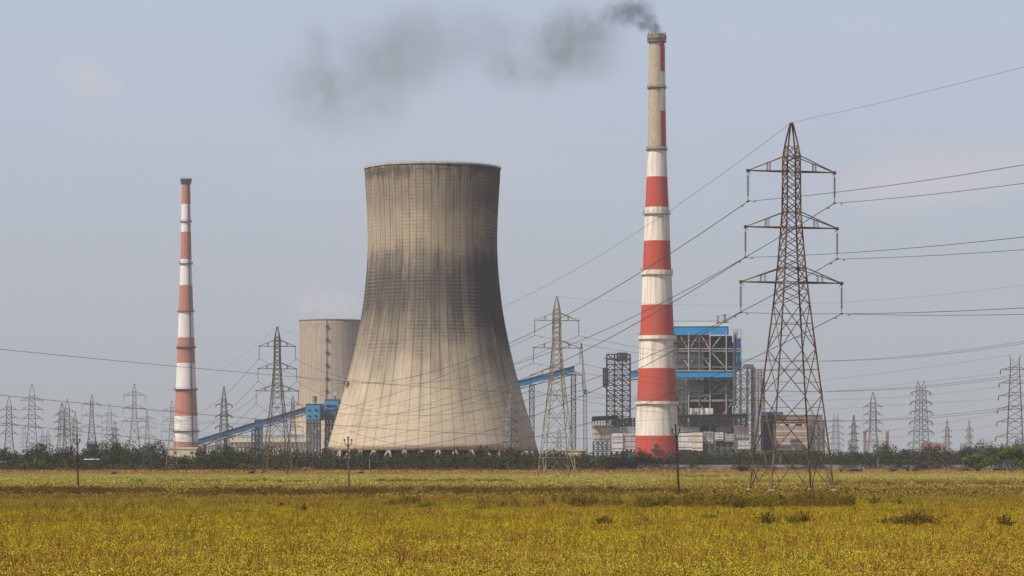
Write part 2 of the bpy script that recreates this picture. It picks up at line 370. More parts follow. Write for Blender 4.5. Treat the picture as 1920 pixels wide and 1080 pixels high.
ACACIA = leaf_mat('acacia_foliage', [(.03,.06,.010), (.06,.115,.016), (.10,.17,.024), (.14,.22,.035)])
RUSSET = leaf_mat('russet_foliage', [(.06,.032,.022), (.085,.045,.03), (.10,.06,.035), (.06,.05,.03)])
WEEDD = leaf_mat('dark_weed_foliage', [(.04,.03,.008), (.075,.05,.012), (.12,.075,.016), (.16,.10,.024)])
WEEDG = leaf_mat('green_weed_foliage', [(.03,.055,.016), (.05,.085,.025), (.08,.11,.03), (.11,.12,.03)])

# ------------------------------------------------------------------ the ground
g = MB(); g.quad([(-1450,-90,0),(1450,-90,0),(1450,4150,0),(-1450,4150,0)])
gr = g.build('ground', SOIL, fix=False); gr['kind'] = 'structure'

# ------------------------------------------------------------------ cooling towers
def ring_profile(px_pts, Y, cx_hw):  # list of (row, half width) to (radius, z)
    return [(hw / F * Y, wz(py, Y)) for py, hw in px_pts]
def interp_profile(pts, n):
    ys = np.array([p[0] for p in pts], float); hs = np.array([p[1] for p in pts], float)
    # smooth cubic through the measured widths
    m = np.gradient(hs, ys); out = []
    for y in np.linspace(ys[0], ys[-1], n):
        i = min(max(np.searchsorted(ys, y) - 1, 0), len(ys) - 2); h = ys[i+1] - ys[i]; t = (y - ys[i]) / h
        v = (2*t**3-3*t*t+1)*hs[i] + (t**3-2*t*t+t)*h*m[i] + (-2*t**3+3*t*t)*hs[i+1] + (t**3-t*t)*h*m[i+1]
        out.append((y, v))
    return out
def cooling_tower(label, px, Y, pts, mat, ncol, rim_mat, ladder=None, fascia=False):
    t = thing('cooling_tower', label, 'cooling tower', (wx(px, Y), Y, 0))
    sc = Y / F
    prof = [(hw * sc, wz(py, Y)) for py, hw in interp_profile(pts, 44)]
    inner = [(r - .9, z) for r, z in reversed(prof)]
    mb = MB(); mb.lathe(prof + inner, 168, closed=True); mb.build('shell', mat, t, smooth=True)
    r0, z0 = prof[0]
    mb = MB(); mb.lathe([(r0 + .02, z0 - .5), (r0 + .3, z0 - .45), (r0 + .3, z0 + .3), (r0 - .6, z0 + .3), (r0 - .6, z0 + .02), (r0 + .02, z0 + .02)], 168, closed=True)
    rim = mb.build('rim', rim_mat, t)
    mb = MB()
    for k in range(84):
        a = 2 * math.pi * k / 84; mb.bar(((r0+.1)*math.sin(a), -(r0+.1)*math.cos(a), z0+.3), ((r0+.1)*math.sin(a), -(r0+.1)*math.cos(a), z0+.8), .05)
    mb.lathe([(r0+.07, z0+.78), (r0+.13, z0+.78), (r0+.13, z0+.83), (r0+.07, z0+.83)], 84, closed=True)
    mb.build('railing', GALV, rim)
    rb, zb = prof[-1]
    for k in range(ncol):       # raking columns in zigzag pairs
        a = 2 * math.pi * k / ncol; da = math.pi / ncol * .92
        for sgn in (-1, 1):
            if abs(((a + math.pi) % (2*math.pi)) - math.pi) > 1.75: continue
            mb = MB(); a1 = a; a2 = a + sgn * da
            mb.tube(((rb+2.5)*math.sin(a1), -(rb+2.5)*math.cos(a1), 0), ((rb-.45)*math.sin(a2), -(rb-.45)*math.cos(a2), zb+.02), .62, .52, 8)
            mb.build('column', CONC, t, smooth=True)
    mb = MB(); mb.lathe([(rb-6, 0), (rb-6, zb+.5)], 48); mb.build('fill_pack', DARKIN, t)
    if ladder is not None:
        mb = MB(); a = ladder
        P = [((r+.45)*math.sin(a), -(r+.45)*math.cos(a), z) for r, z in prof]
        for off in (-.35, .35):
            mb.path([(x+off*math.cos(a), y+off*math.sin(a), z) for x, y, z in P], .14)
        for i in range(2, len(P)-1, 4):
            x, y, z = P[i]; mb.box(x-1.5, x+1.5, y-1.3, y+.3, z-.2, z+.15); mb.bar((x-1.4,y-1.2,z),(x-1.4,y-1.2,z+1.4),.12); mb.bar((x+1.4,y-1.2,z),(x+1.4,y-1.2,z+1.4),.12); mb.bar((x-1.4,y-1.2,z+1.4),(x+1.4,y-1.2,z+1.4),.12)
        mb.build('ladder', DARKST, t)
    return t
main_pts = [(316.5,127.2),(340,126.3),(369,124.4),(400,122.8),(428,121.7),(452,121.3),(476,121.8),(517,124.3),(547,127.3),(576,130.8),(620,138.5),(665,148),(700,156.6),(730,165),(765,175),(800,185.5),(825,192.5),(845,198)]
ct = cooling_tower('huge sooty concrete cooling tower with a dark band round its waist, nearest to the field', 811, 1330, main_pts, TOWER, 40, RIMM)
mb = MB(); s = 1330 / F
mb.box(-166*s, -158*s, -14, -8, wz(716,1330), wz(712,1330)); mb.bar((-163*s,-12,wz(716,1330)), (-160*s,-12,wz(727,1330)), .5); mb.build('access_platform', LTST, ct)
back_pts = [(602,65),(640,64.2),(690,65.2),(740,68.5),(780,73.5),(815,79.5),(845,86),(860,89)]
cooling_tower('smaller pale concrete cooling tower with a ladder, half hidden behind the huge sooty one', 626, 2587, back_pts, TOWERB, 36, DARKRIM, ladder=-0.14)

# ------------------------------------------------------------------ chimneys
def chimney(label, px, Y, prof, bands, mats, strip=None, rings=(), ringcol=None, n=72, ladder=None):
    t = thing('chimney', label, 'chimney', (wx(px, Y), Y, 0))
    sc = Y / F
    py_ = np.array([p[0] for p in prof], float); hw_ = np.array([p[1] for p in prof], float)
    rad = lambda y: float(np.interp(y, py_, hw_)) * sc
    edges = sorted(set([b[0] for b in bands] + [bands[-1][1]] + ([q for e in strip for q in e[:2]] if strip else []) + list(np.arange(prof[0][0], prof[-1][0], 14))))
    edges = [e for e in edges if prof[0][0] <= e <= prof[-1][0]]; edges = sorted(set(edges))
    P = [(rad(e), wz(e, Y)) for e in edges]
    def fm(i, k):
        y = (edges[i] + edges[i+1]) / 2; a = 360 * (k + .5) / n
        if strip and 27 < a < 150:
            for (y0, y1, mm) in strip:
                if y0 <= y < y1: return mm
        for (y0, y1, mm) in bands:
            if y0 <= y < y1: return mm
        return bands[-1][2]
    mb = MB(); mb.lathe(P, n, fm=fm); mb.f.append(tuple(range(len(mb.v)-n, len(mb.v)))); mb.m.append(0)
    # hollow mouth
    mb.lathe([(P[0][0], P[0][1]), (P[0][0]*.78, P[0][1]), (P[0][0]*.78, P[0][1]-4)], n, m=len(mats)-1)
    mb.build('shaft', mats, t, smooth=True, fix=False)
    for (y, extra, hh, mm) in rings:
        r = rad(y); z = wz(y, Y); mb = MB()
        mb.lathe([(r+.02, z-hh*.5), (r+extra, z-hh*.12), (r+extra, z+hh*.5), (r+.02, z+hh*.5)], n, closed=True)
        o = mb.build('gallery_ring', mm, t)
        mb = MB()
        for k in range(24):
            a = 2*math.pi*k/24; rr = r+extra-.15
            mb.bar((rr*math.sin(a), -rr*math.cos(a), z+hh*.5), (rr*math.sin(a), -rr*math.cos(a), z+hh*.5+1.3), .12)
        mb.lathe([(r+extra-.22, z+hh*.5+1.2), (r+extra-.08, z+hh*.5+1.2), (r+extra-.08, z+hh*.5+1.34), (r+extra-.22, z+hh*.5+1.34)], 48, closed=True)
        mb.build('railing', GALV, o)
    if ladder is not None:
        mb = MB(); a = math.radians(ladder[0])
        P2 = [((rad(e)+.25)*math.sin(a), -(rad(e)+.25)*math.cos(a), wz(e, Y)) for e in np.arange(ladder[1], ladder[2], 10)]
        mb.path(P2, ladder[3]); mb.build('ladder', DARKST if ladder[4] else GALV, t)
    return t
R, Wt, Cn, K = 0, 1, 2, 3
cp = [(66,14),(75,14.4),(165,15.2),(280,17.2),(330,19),(400,22.2),(520,26.8),(640,32),(755,37.3),(862,41.5),(874,42)]
b1 = [(66,283,Cn),(283,332,Wt),(332,389,R),(389,452,Wt),(452,507,R),(507,572,Wt),(572,631,R),(631,691,Wt),(691,754,R),(754,817,Wt),(817,874,R)]
st = [(77,135,R),(135,209,Wt),(209,275,R),(275,281,Wt)]
BLK = M('black_flue_lining', (.012,.012,.012), None, .9, 1)
ch = chimney('tall red and white banded chimney with bare concrete top, trailing dark smoke', 1231.5, 1900, cp, b1, [REDP, WHTP, CHCON, BLK], st,
        [(79,1.2,1.0,GREYST),(165.5,1.0,1.0,GREYST),(281.5,1.0,1.0,GREYST),(402,1.2,1.2,LTST),(514,1.3,3.6,WHTP),(635,1.3,3.4,WHTP),(757,1.3,2.6,WHTP)], ladder=(97, 85, 860, .16, False))
mb = MB(); sc = 1900 / F
r = 14.6 * sc
mb.lathe([(r, wz(76,1900)), (r+.7, wz(72,1900)), (r+.7, wz(64,1900)), (r-.2, wz(63.4,1900)), (r-.2, wz(76,1900))], 48, closed=True)
for k in range(18):
    a = 2*math.pi*k/18; z = wz(63.5,1900); mb.bar(((r+.3)*math.sin(a), -(r+.3)*math.cos(a), z), ((r+1.1)*math.sin(a), -(r+1.1)*math.cos(a), z+random.uniform(.6,1.6)), .22)
    z = wz(69,1900); mb.bar(((r+.85)*math.sin(a+.1), -(r+.85)*math.cos(a+.1), z-1.4), ((r+.85)*math.sin(a+.1), -(r+.85)*math.cos(a+.1), z+1.2), .5)
mb.build('crown', M('crown_concrete', (.36,.31,.22), (.12,.10,.08), .9, .8), ch)
def flat_on_shaft(px, py0, py1, hw):
    x0 = (px - hw - 1231.5)*sc; x1 = (px + hw - 1231.5)*sc
    return x0, x1
mb = MB(); y0 = -(40*sc) - .6
mb.box(-6.5*sc, -1.5*sc, y0-1.2, y0+3.6, wz(840,1900), wz(832,1900)); ib = mb.build('inspection_box', GREYST, ch)
mb = MB(); mb.box(-5.6*sc, -2.4*sc, y0-1.27, y0-1.21, wz(838.5,1900), wz(834,1900)); mb.build('opening', GLASSD, ib)
mb = MB(); mb.box(-13*sc, 9*sc, y0-1.8, y0+3, wz(843,1900), wz(841.2,1900)); mb.build('work_platform', GREYST, ch)

cp2 = [(337,8.0),(416,8.9),(486,10.3),(535,12),(584,13.6),(632,15.4),(681,17.2),(731,19.2),(780,21.3),(830,23.3),(838,23.6),(866,24.5)]
b2 = [(337,383,R),(383,435,Wt),(435,486,R),(486,535,Wt),(535,584,R),(584,633,Wt),(633,681,R),(681,731,Wt),(731,780,R),(780,829,Wt),(829,866,R)]
ch2 = chimney('slender faded red and white chimney far off at the left, no smoke', 348.8, 2900, cp2, b2, [REDF, WHTF, DARKIN, BLK], None,
        [(339,1.3,3.2,DARKST),(344,1.1,1.0,DARKST),(416,1.3,1.0,GREYST),(495,1.3,1.0,GREYST),(584.5,1.3,1.0,GREYST),(652,1.5,1.3,DARKST),(731,1.6,1.4,DARKST),(809,1.5,1.2,GREYST)], ladder=(38, 340, 858, .75, True))
tb = thing('chimney_base_house', 'small cream square house wrapped round the foot of the faded left chimney', 'building', (wx(343, 2780), 2780, 0)); sb = 2780 / F
mb = MB(); mb.box(-27*sb, 27*sb, 0, 60, 0, wz(842,2780)); mb.build('wall', CREAM, tb)
mb = MB(); mb.box(-28*sb, 28*sb, -.6, 61, wz(842,2780), wz(838.5,2780)); mb.build('parapet', CREAM, tb)
for a, b in ((-17.5,-11.5),(14,19.5)):
    mb = MB(); mb.box(a*sb, b*sb, -.08, .1, wz(851,2780), wz(846.5,2780)); mb.build('window', GLASSD, tb)

# ------------------------------------------------------------------ pylons
def square_pts(hw, z): return [Vector((hw,hw,z)), Vector((-hw,hw,z)), Vector((-hw,-hw,z)), Vector((hw,-hw,z))]
def pylon(name, label, prof, panels, arms, steel, loc, rz, lw=.15, bw=.085, ins=3.15, peak='single', belt=None, group=None, cat='pylon', sc=1, style='hang', arm_taper=1.0):
    """prof: (z, half width); panels: heights of the bracing; arms: (z bottom chord, z root of top chord, length)"""
    t = thing(name, label, cat, loc, rz, group, sc)
    zs = [p[0] for p in prof]; ws = [p[1] for p in prof]
    hw = lambda z: float(np.interp(z, zs, ws))
    mb = MB()
    for i in range(len(prof) - 1):
        A = square_pts(prof[i][1], prof[i][0]); B = square_pts(prof[i+1][1], prof[i+1][0])
        for a, b in zip(A, B): mb.bar(a, b, lw)
    for z0, z1 in zip(panels[:-1], panels[1:]):
        A = square_pts(hw(z0), z0); B = square_pts(hw(z1), z1); big = (z1 - z0) > 3.2
        for i in range(4):
            j = (i + 1) % 4
            mb.bar(A[i], B[j], bw); mb.bar(A[j], B[i], bw)
            if big:      # secondary bracing of the large crosses
                cr_ = (A[i] + B[j] + A[j] + B[i]) / 4
                w0 = (A[j]-A[i]).length; w1 = (B[j]-B[i]).length; f = w0 / (w0 + w1); X = (A[i] + A[j]) / 2 * (1 - f) + (B[i] + B[j]) / 2 * f
                for P, Q in ((A[i], B[i]), (A[j], B[j])):
                    mid = P.lerp(Q, f); mb.bar(mid, X, bw * .8)
                    for q, e in ((A, P), (B, Q)):
                        mb.bar(P.lerp(Q, f * .5 if e is P else f + (1-f) * .5), e.lerp(X, .5), bw * .7)
    for z in [a[0] for a in arms] + [a[1] for a in arms] + ([belt] if belt else []):
        A = square_pts(hw(z), z)
        for i in range(4): mb.bar(A[i], A[(i+1) % 4], bw * 1.1)
    if belt:            # legs below the belt: diagonals from mid belt to the feet with ties
        A = square_pts(hw(0), 0); B = square_pts(hw(belt), belt)
        for i in range(4):
            j = (i + 1) % 4; m = (B[i] + B[j]) / 2
            for P, Q in ((A[i], B[i]), (A[j], B[j])):
                mb.bar(m, P, bw); a = P.lerp(Q, .28); b = P.lerp(m, .28); mb.bar(a, b, bw * .8)
                a2 = P.lerp(Q, .6); b2 = P.lerp(m, .6); mb.bar(a2, b2, bw * .8); mb.bar(a2, b, bw * .8)
    ztop, wtop = prof[-1]
    if peak == 'single': mb.bar((0,0,ztop-.3), (0,0,ztop+.05), .26)
    else:
        for sx in (-1, 1):
            for a in square_pts(wtop, ztop):
                if a.x * sx > 0: mb.bar(a, (sx * wtop * 1.25, 0, ztop + peak), lw * .8)
            mb.bar((0, wtop, ztop), (sx*wtop*1.1, 0, ztop+peak*.6), bw)
    mb.build('lattice_body', steel, t)
    for (zb, zt, ln) in arms:
        for sx in (-1, 1):
            mb = MB(); hb = hw(zb); ht = hw(zt); tip = Vector((sx * ln, 0, zb)) + Vector((0,0,arm_taper-1))
            b1_ = Vector((sx*hb, hb, zb)); b2_ = Vector((sx*hb, -hb, zb)); t1 = Vector((sx*ht, ht, zt)); t2 = Vector((sx*ht, -ht, zt))
            for b in (b1_, b2_): mb.bar(b, tip, bw * 1.5)
            for b in (t1, t2): mb.bar(b, tip, bw * 1.2)
            for f in (.33, .36, .66):
                mb.bar(b1_.lerp(tip, f), b2_.lerp(tip, f), bw * .8); 
                if f != .66:
                    mb.bar(b1_.lerp(tip, f+.1), t1.lerp(tip, f+.1), bw * .7); mb.bar(b2_.lerp(tip, f+.1), t2.lerp(tip, f+.1), bw * .7)
            mb.bar(b1_, b2_.lerp(tip, .33), bw*.7); mb.bar(b2_.lerp(tip,.33), b1_.lerp(tip,.66), bw*.7)
            mb.box(tip.x-.14, tip.x+.14, -.14, .14, tip.z-.18, tip.z+.14)
            mb.build('crossarm', steel, t)
            mb = MB()
            if style == 'hang':
                mb.bar(tip, tip - Vector((0,0,ins)), .05); mb.bar(tip+Vector((0,0,0)), tip+Vector((-sx*.3,0,-.42)), .04)
                nd = int((ins - .9) / .19)
                for k in range(nd):
                    z = tip.z - .55 - k * .19; mb.tube((tip.x,0,z), (tip.x,0,z-.07), .10, .17, 8)
                mb.box(tip.x-.08, tip.x+.08, -.3, .3, tip.z-ins-.07, tip.z-ins+.07)
            else:
                for sy in (-1, 1):
                    e = tip + Vector((sx*.25, sy*ins*.55, -ins*.62)); mb.tube(tip, e, .16, .16, 6)
                a = tip + Vector((sx*.25, -ins*.55, -ins*.62)); b = tip + Vector((sx*.25, ins*.55, -ins*.62)); m = tip + Vector((0,0,-ins*1.0))
                mb.path([a, (a+m)/2-Vector((0,0,.2)), m, (b+m)/2-Vector((0,0,.2)), b], .05)
            mb.build('insulator', INSUL, t)
    for a in square_pts(hw(0), 0):
        mb = MB(); mb.lathe([(0,-.3),(.55,-.3),(.5,.28),(.22,.45),(0,.45)], 10); o = mb.build('footing', CONC, t); o.location = a
    return t
s0 = 318 / F
zA = lambda y: (925 - y) * s0
profA = [(0,3.37),(zA(846),3.0),(zA(571),1.45),(zA(502),1.12),(zA(398),.74),(zA(293),.69),(zA(272),.52),(zA(250),.30),(zA(231),.10)]
panA = [zA(y) for y in (846,742,655,571,548,525,503,485,464,442,420,398,378,358,340,322,305,293,272)]
armA = [(zA(322),zA(293),4.72),(zA(427),zA(398),5.0),(zA(530),zA(503),5.5)]
main_loc = (wx(1484,318), 318, 0); rzA = math.radians(15)
GP = 'lattice pylons'
pyA = pylon('pylon', 'tall rusty brown lattice pylon standing nearest, right of the chimney', profA, panA, armA, RUST, main_loc, rzA, lw=.135, bw=.072, belt=zA(846), group=GP)
locB = (wx(1044,648), 648, 0); locC = (wx(520,790), 790, 0)
pyB = pylon('pylon', 'cream rust-streaked pylon in the field between the huge cooling tower and the banded chimney', profA, panA, armA, CREAMST, locB, math.radians(12), lw=.17, bw=.09, belt=zA(846), group=GP)
pyC = pylon('pylon', 'brown weathered pylon in front of the smaller cooling tower', profA, panA, armA, BROWNST, locC, math.radians(16), lw=.17, bw=.095, belt=zA(846), group=GP)
panF = [zA(y) for y in (846,742,655,571,537,503,460,427,398,360,322,293)]
pyD = pylon('pylon', 'grey pylon with hanging insulators left of the faded chimney, tallest of that far row', profA, panF, armA, GALVD, (wx(252,1353),1353,0), math.radians(8), lw=.21, bw=.115, belt=zA(846), group=GP)
def placeA(src, Hn, label, px, top, Y, rz, group=GP):
    sc_ = ((YH - top) / F * Y + H) / Hn
    return dup(src, label, (wx(px, Y), Y, 0), math.radians(rz), sc_, group)
placeA(pyD, 38.05, 'thin grey pylon with wide hanging-insulator arms rising above the small teal hut', 172, 740, 1500, 3)
pyE = pylon('pylon', 'rusty footed pylon standing right in front of the faded chimney and its cream house', profA, panF, armA, M('streaked_steel', (.27,.22,.17), (.15,.11,.08), .7, .5), (wx(322,1120),1120,0), math.radians(5), lw=.21, bw=.115, belt=zA(846), group=GP, sc=((YH-752)/F*1120+3)/38.05)
placeA(pyD, 38.05, 'short grey pylon at the right foot of the tallest far pylon, long arms', 276, 770, 1150, 6)
placeA(pyD, 38.05, 'faint pylon with drooping arms right of the brown weathered pylon, low over the tree tops', 549, 742, 1800, 14)
# four-armed tension pylons
profT = [(0,3.9),(8,2.9),(20,1.75),(34,1.35),(36,1.25),(41,.12)]
panT = [0,4,8,11,14,17,20,22.5,25,27,29.3,31.5,33.8,36]
armT = [(33.6,35.2,5.0),(29.2,30.9,5.2),(24.8,26.5,5.2),(20.4,22.1,4.8)]
pyT = pylon('pylon', 'dense dark grey four-armed pylon, tallest at the far left', profT, panT, armT, GALVD, (wx(60,1476),1476,0), math.radians(10), lw=.21, bw=.115, ins=1.6, style='hang', group=GP, arm_taper=.6)
placeA(pyT, 41, 'grey four-armed pylon at the very left edge of the picture', 17, 743, 1560, 5)
placeA(pyT, 41, 'left pylon of the close overlapping pair behind the left power pole', 116, 755, 1660, -14)
placeA(pyT, 41, 'right, taller pylon of the close overlapping pair behind the left power pole', 126, 748, 1560, 12)
placeA(pyT, 41, 'low pylon half hidden just right of the overlapping pair', 141, 775, 1900, 20)
placeA(pyT, 41, 'slim grey pylon between the teal hut and the tallest far pylon', 205, 757, 1600, 8)
placeA(pyT, 41, 'faint small pylon squeezed behind the dense four-armed one', 46, 800, 2500, 8)
placeA(pyT, 41, 'faint small pylon behind the slim grey one, only its upper half showing', 215, 790, 2300, 25)
placeA(pyT, 41, 'tiny pale pylon far away, first right of the dense four-armed one', 80, 808, 2900, 0)
placeA(pyT, 41, 'tiny pale pylon far away, second right of the dense four-armed one', 90, 806, 2800, 0)
# short-armed pylon
profS = [(0,2.9),(10,1.75),(22,1.15),(27,.95),(34,.08)]
panS = [0,3.5,6.5,9.2,11.6,13.8,15.8,17.8,19.6,21.4,23,24.6,27,29.5]
armS = [(26.6,27.4,3.1),(22.2,23.0,3.1),(17.8,18.6,3.2),(13.4,14.2,3.3)]
pyS = pylon('pylon', 'short-armed grey pylon in front of the grey-blue conveyor', profS, panS, armS, GALV, (wx(420,1232),1232,0), math.radians(20), lw=.21, bw=.115, ins=1.0, style='ten', group=GP)
pyP = pylon('pylon', 'pale slim pylon against the lower right flank of the huge cooling tower', profS, panS, armS, PALEST, (wx(957,1230),1230,0), math.radians(35), lw=.22, bw=.13, ins=.9, style='ten', group=GP, sc=((YH-738)/F*1230+3)/34)
placeA(pyS, 34, 'small plain pylon between the spread-armed faint one and the tall thin one at right', 1601, 778, 2000, 20)
placeA(pyS, 34, 'small distant pylon right of the dense one, standing behind the ruined brick block', 1776, 787, 1900, 12)
placeA(pyP, 34, 'small pale distant pylon left of the two green trees, alone in the sky', 1817, 787, 1900, 25)
placeA(pyS, 34, 'thin distant mast pylon just right of the faded chimney foot', 436, 800, 2700, 10)
# twin-peaked heavy pylons
profW = [(0,4.6),(9,3.2),(42,1.75),(43,1.7)]
panW = [0,5,9,12.3,15.5,18.5,21.5,24.3,27,29.7,32.3,34.9,37.5,40,43]
armW = [(40.3,41.3,5.5),(35,36.2,6.0),(30,31.2,6.3),(24.7,26,6.6),(19.7,21,6.9),(13.7,15,7.4)]
pyW = pylon('pylon', 'heavy twin-peaked dark pylon at the right edge, many arms', profW, panW, armW, GALVD, (wx(1903,1224),1224,0), math.radians(-12), lw=.21, bw=.115, ins=2.2, style='ten', peak=3.2, group=GP)
placeA(pyW, 46.2, 'dense twin-peaked pylon between the tall thin pylon and the ruined brick block', 1727, 714, 1720, 24)
placeA(pyW, 46.2, 'faint spread-armed pylon close to the right of the brick bunker building', 1567, 776, 2500, -25)
placeA(pyT, 41, 'tall thin many-armed pylon rising between two pinkish gantry posts', 1637, 735, 1560, -18)
placeA(pyT, 41, 'faint distant pylon low in the gap between cooling tower and cream pylon', 1048, 800, 3400, 8)

# ------------------------------------------------------------------ wires
def tipw(o, level, side, arms, ins=3.15, ten=False):
    zb, zt, ln = arms[level]; p = Vector((side * ln, 0, zb - ins))
    return o.matrix_basis @ p
def proj(p): return (960 + p[0] / p[1] * F, YH - (p[2] - H) / p[1] * F)
def wire(A, B, sag, r, label, group, n=48, spacer=True):
    A = Vector(A); B = Vector(B); pts = []
    for i in range(n + 1):
        t = i / n; p = A.lerp(B, t); p.z -= 4 * sag * t * (1 - t); pts.append(p)
    mb = MB(); mb.path(pts, r, 4)
    if spacer:
        L_ = (B - A).length
        for t in (2.2 / L_, 1 - 2.2 / L_):
            p = A.lerp(B, t); p.z -= 4 * sag * t * (1 - t) + .12; d = (B - A).normalized() * .22; mb.tube(p - d, p + d, .055, n=6)
    o = mb.build('overhead_wire', WIRE); return tag(o, label, 'power line', group)
def sag_for(A, B, px, py):
    """sag that carries the wire from A to B past the direction (px, py)"""
    A = Vector(A); B = Vector(B); best = None
    for i in range(1, 400):
        t = i / 400; p = A.lerp(B, t); x, y = proj(p)
        if best is None or abs(x - px) < best[0]: best = (abs(x - px), t, p)
    t, p = best[1], best[2]; zt = wz(py, p.y); return (p.z - zt) / (4 * t * (1 - t))
LV = ['top', 'middle', 'bottom']; SD = {-1: 'left', 1: 'right'}
GW = 'wires between pylons'
A0 = tipw(pyA, 0, -1, armA); C0 = tipw(pyC, 0, -1, armA)
sg = sag_for(A0, C0, 954, 644)
dirR = Vector((math.sin(math.radians(13)), -math.cos(math.radians(13)), 0))
for lv in range(3):
    for sd in (-1, 1):
        a = tipw(pyA, lv, sd, armA)
        wire(a, tipw(pyC, lv, sd, armA), sg * (1 + .03 * lv), .04, f'conductor from the {LV[lv]} {SD[sd]} arm of the rusty pylon down to the brown pylon', GW)
        wire(a, a + dirR * 290, 4.2, .033, f'conductor leaving the {LV[lv]} {SD[sd]} arm of the rusty nearest pylon towards the right edge', GW)
pk = pyA.matrix_basis @ Vector((0,0,38.1)); pc = pyC.matrix_basis @ Vector((0,0,38.1))
wire(pk, pc, sag_for(pk, pc, 950, 572), .018, 'thin earth wire from the rusty pylon peak down to the brown pylon', GW, spacer=False)
wire(pk, pk + dirR * 290, 3.0, .016, 'thin earth wire from the peak of the rusty nearest pylon up to the right edge', GW, spacer=False)
# line of the cream pylon: off to the right, and away to the left
for lv in range(3):
    for sd in (-1, 1):
        a = tipw(pyB, lv, sd, armA)
        e = Vector((wx(2250 + sd * 14, 520 - sd * 4), 520 - sd * 4, a.z))
        wire(a, e, 7.4, .038, f'conductor from the {LV[lv]} {SD[sd]} arm of the cream pylon to the right edge', GW)
        d = pyE.matrix_basis @ Vector((sd * armA[lv][2], 0, armA[lv][0] - 3.15))
        wire(a, d, 9.0, .04, f'conductor from the {LV[lv]} {SD[sd]} arm of the cream pylon leftward across the cooling tower', GW)
        d2 = tipw(pyD, lv, sd, armA); a = tipw(pyC, lv, sd, armA)
        wire(a, d2, 13.0, .04, f'conductor from the {LV[lv]} {SD[sd]} arm of the brown pylon to the tallest far-left pylon', GW)
pk = pyB.matrix_basis @ Vector((0,0,38.1)); wire(pk, (wx(2250,520), 520, 38), 4.5, .018, 'thin earth wire from the peak of the cream pylon to the right edge', GW, spacer=False)
pd = pyD.matrix_basis @ Vector((0,0,38.1)); wire(pyC.matrix_basis @ Vector((0,0,38.1)), pd, 8, .018, 'thin earth wire from the brown pylon peak to the tallest far-left pylon', GW, spacer=False)
# the line that comes in low from the left edge and climbs to the heavy right pylon
for lv, side, px0, y0, mx_, my_, lab in ((1,-1,0,655,760,723,'long dark wire crossing the whole picture, highest of three at the left edge'),
        (3,-1,0,741,760,806,'long dark wire crossing the whole picture, middle of three at the left edge'),
        (5,-1,0,793,560,849,'long dark wire dipping to the tree tops, lowest of three at the left edge')):
    zb, zt, ln = armW[lv]; b = pyW.matrix_basis @ Vector((side * ln, -1.2, zb - 1.4))
    # far enough left that the wire leaves the frame on its way to the next pylon
    Ya = 360; a0 = Vector((wx(0, 430), 430, wz(y0, 430))); d = (a0 - b); a = b + d * 1.12
    # solve height of the off-frame end and the sag from two sight points
    def at(t, za, sg_): p = b.lerp(a, t); return b.z + (za - b.z) * t - 4 * sg_ * t * (1 - t)
    def tt(px):
        best = min(range(1, 800), key=lambda i: abs(proj(b.lerp(a, i / 800))[0] - px)); return best / 800
    t1, t2 = tt(px0), tt(mx_); z1 = wz(y0, b.lerp(a, t1).y); z2 = wz(my_, b.lerp(a, t2).y)
    m_ = np.array([[t1, -4*t1*(1-t1)], [t2, -4*t2*(1-t2)]]); rhs = np.array([z1 - b.z*(1-t1), z2 - b.z*(1-t2)])
    za, sg_ = np.linalg.solve(m_, rhs); a.z = za
    wire(a, b, sg_, .040, lab, GW, n=64, spacer=False)
for k, (lv, ym, r_) in enumerate(((-1, 711, .04), (0, 734, .04), (2, 767, .04), (4, 831, .04))):
    lab = ['peak', 'topmost arm', 'third arm', 'fifth arm'][k]
    b = pyW.matrix_basis @ (Vector((-2,0,46.2)) if lv < 0 else Vector((armW[lv][2] * -1, -1.2, armW[lv][0] - 1.4)))
    a = Vector((wx(640, 1120), 1120, wz((760, 800, 825, 851)[k], 1120)))
    wire(a, b, sag_for(a, b, 1560, ym), r_, f'wire falling left from the {lab} of the heavy right pylon behind the rusty pylon', GW, spacer=False)

# ------------------------------------------------------------------ wooden-looking power poles in the field
def power_pole(label, px, Y, top, lean, mat, arm_y, sp, sec=True):
    t = thing('power_pole', label, 'power pole', (wx(px, Y), Y, 0), 0, 'low power poles'); sc_ = Y / F
    ht = (gy(Y) - top) * sc_; za = (gy(Y) - arm_y) * sc_; lx = lean * sc_
    P = lambda z: Vector((lx * z / ht, 0, z))
    mb = MB(); mb.tube(P(-.2), P(ht*.55), .095, .085, 10); mb.tube(P(ht*.55), P(ht), .075, .065, 10); mb.build('pole', mat, t)
    w_ = sp * sc_
    for sx in (-1, 1):
        mb = MB(); mb.bar(P(za-.45), P(za)+Vector((sx*w_*.9,0,0.02)), .09); mb.bar(P(za)+Vector((sx*w_*.9,0,0)), P(za)+Vector((sx*w_*.9,0,.18)), .06); mb.build('bracket', mat, t)
        mb = MB(); mb.lathe([(0,0),(.07,0),(.10,.06),(.06,.10),(.09,.15),(.05,.2),(0,.22)], 10); o = mb.build('insulator', INSUL, t, smooth=True); o.location = P(za)+Vector((sx*w_*.9,0,.16))
    mb = MB(); mb.lathe([(0,0),(.07,0),(.10,.06),(.06,.10),(.09,.15),(.05,.2),(0,.22)], 10); o = mb.build('insulator', INSUL, t, smooth=True); o.location = P(ht)
    return t
power_pole('dark thin power pole standing in the field at the far left', 147, 362, 817, -3, POLEM, 828, 6)
power_pole('grey-brown power pole standing in front of the huge cooling tower foot', 654.5, 310, 822, -2, POLEG, 830, 7.5)
power_pole('dark leaning power pole standing in front of the banded chimney foot', 1273.5, 285, 799, -7, POLEM, 811, 7.5)

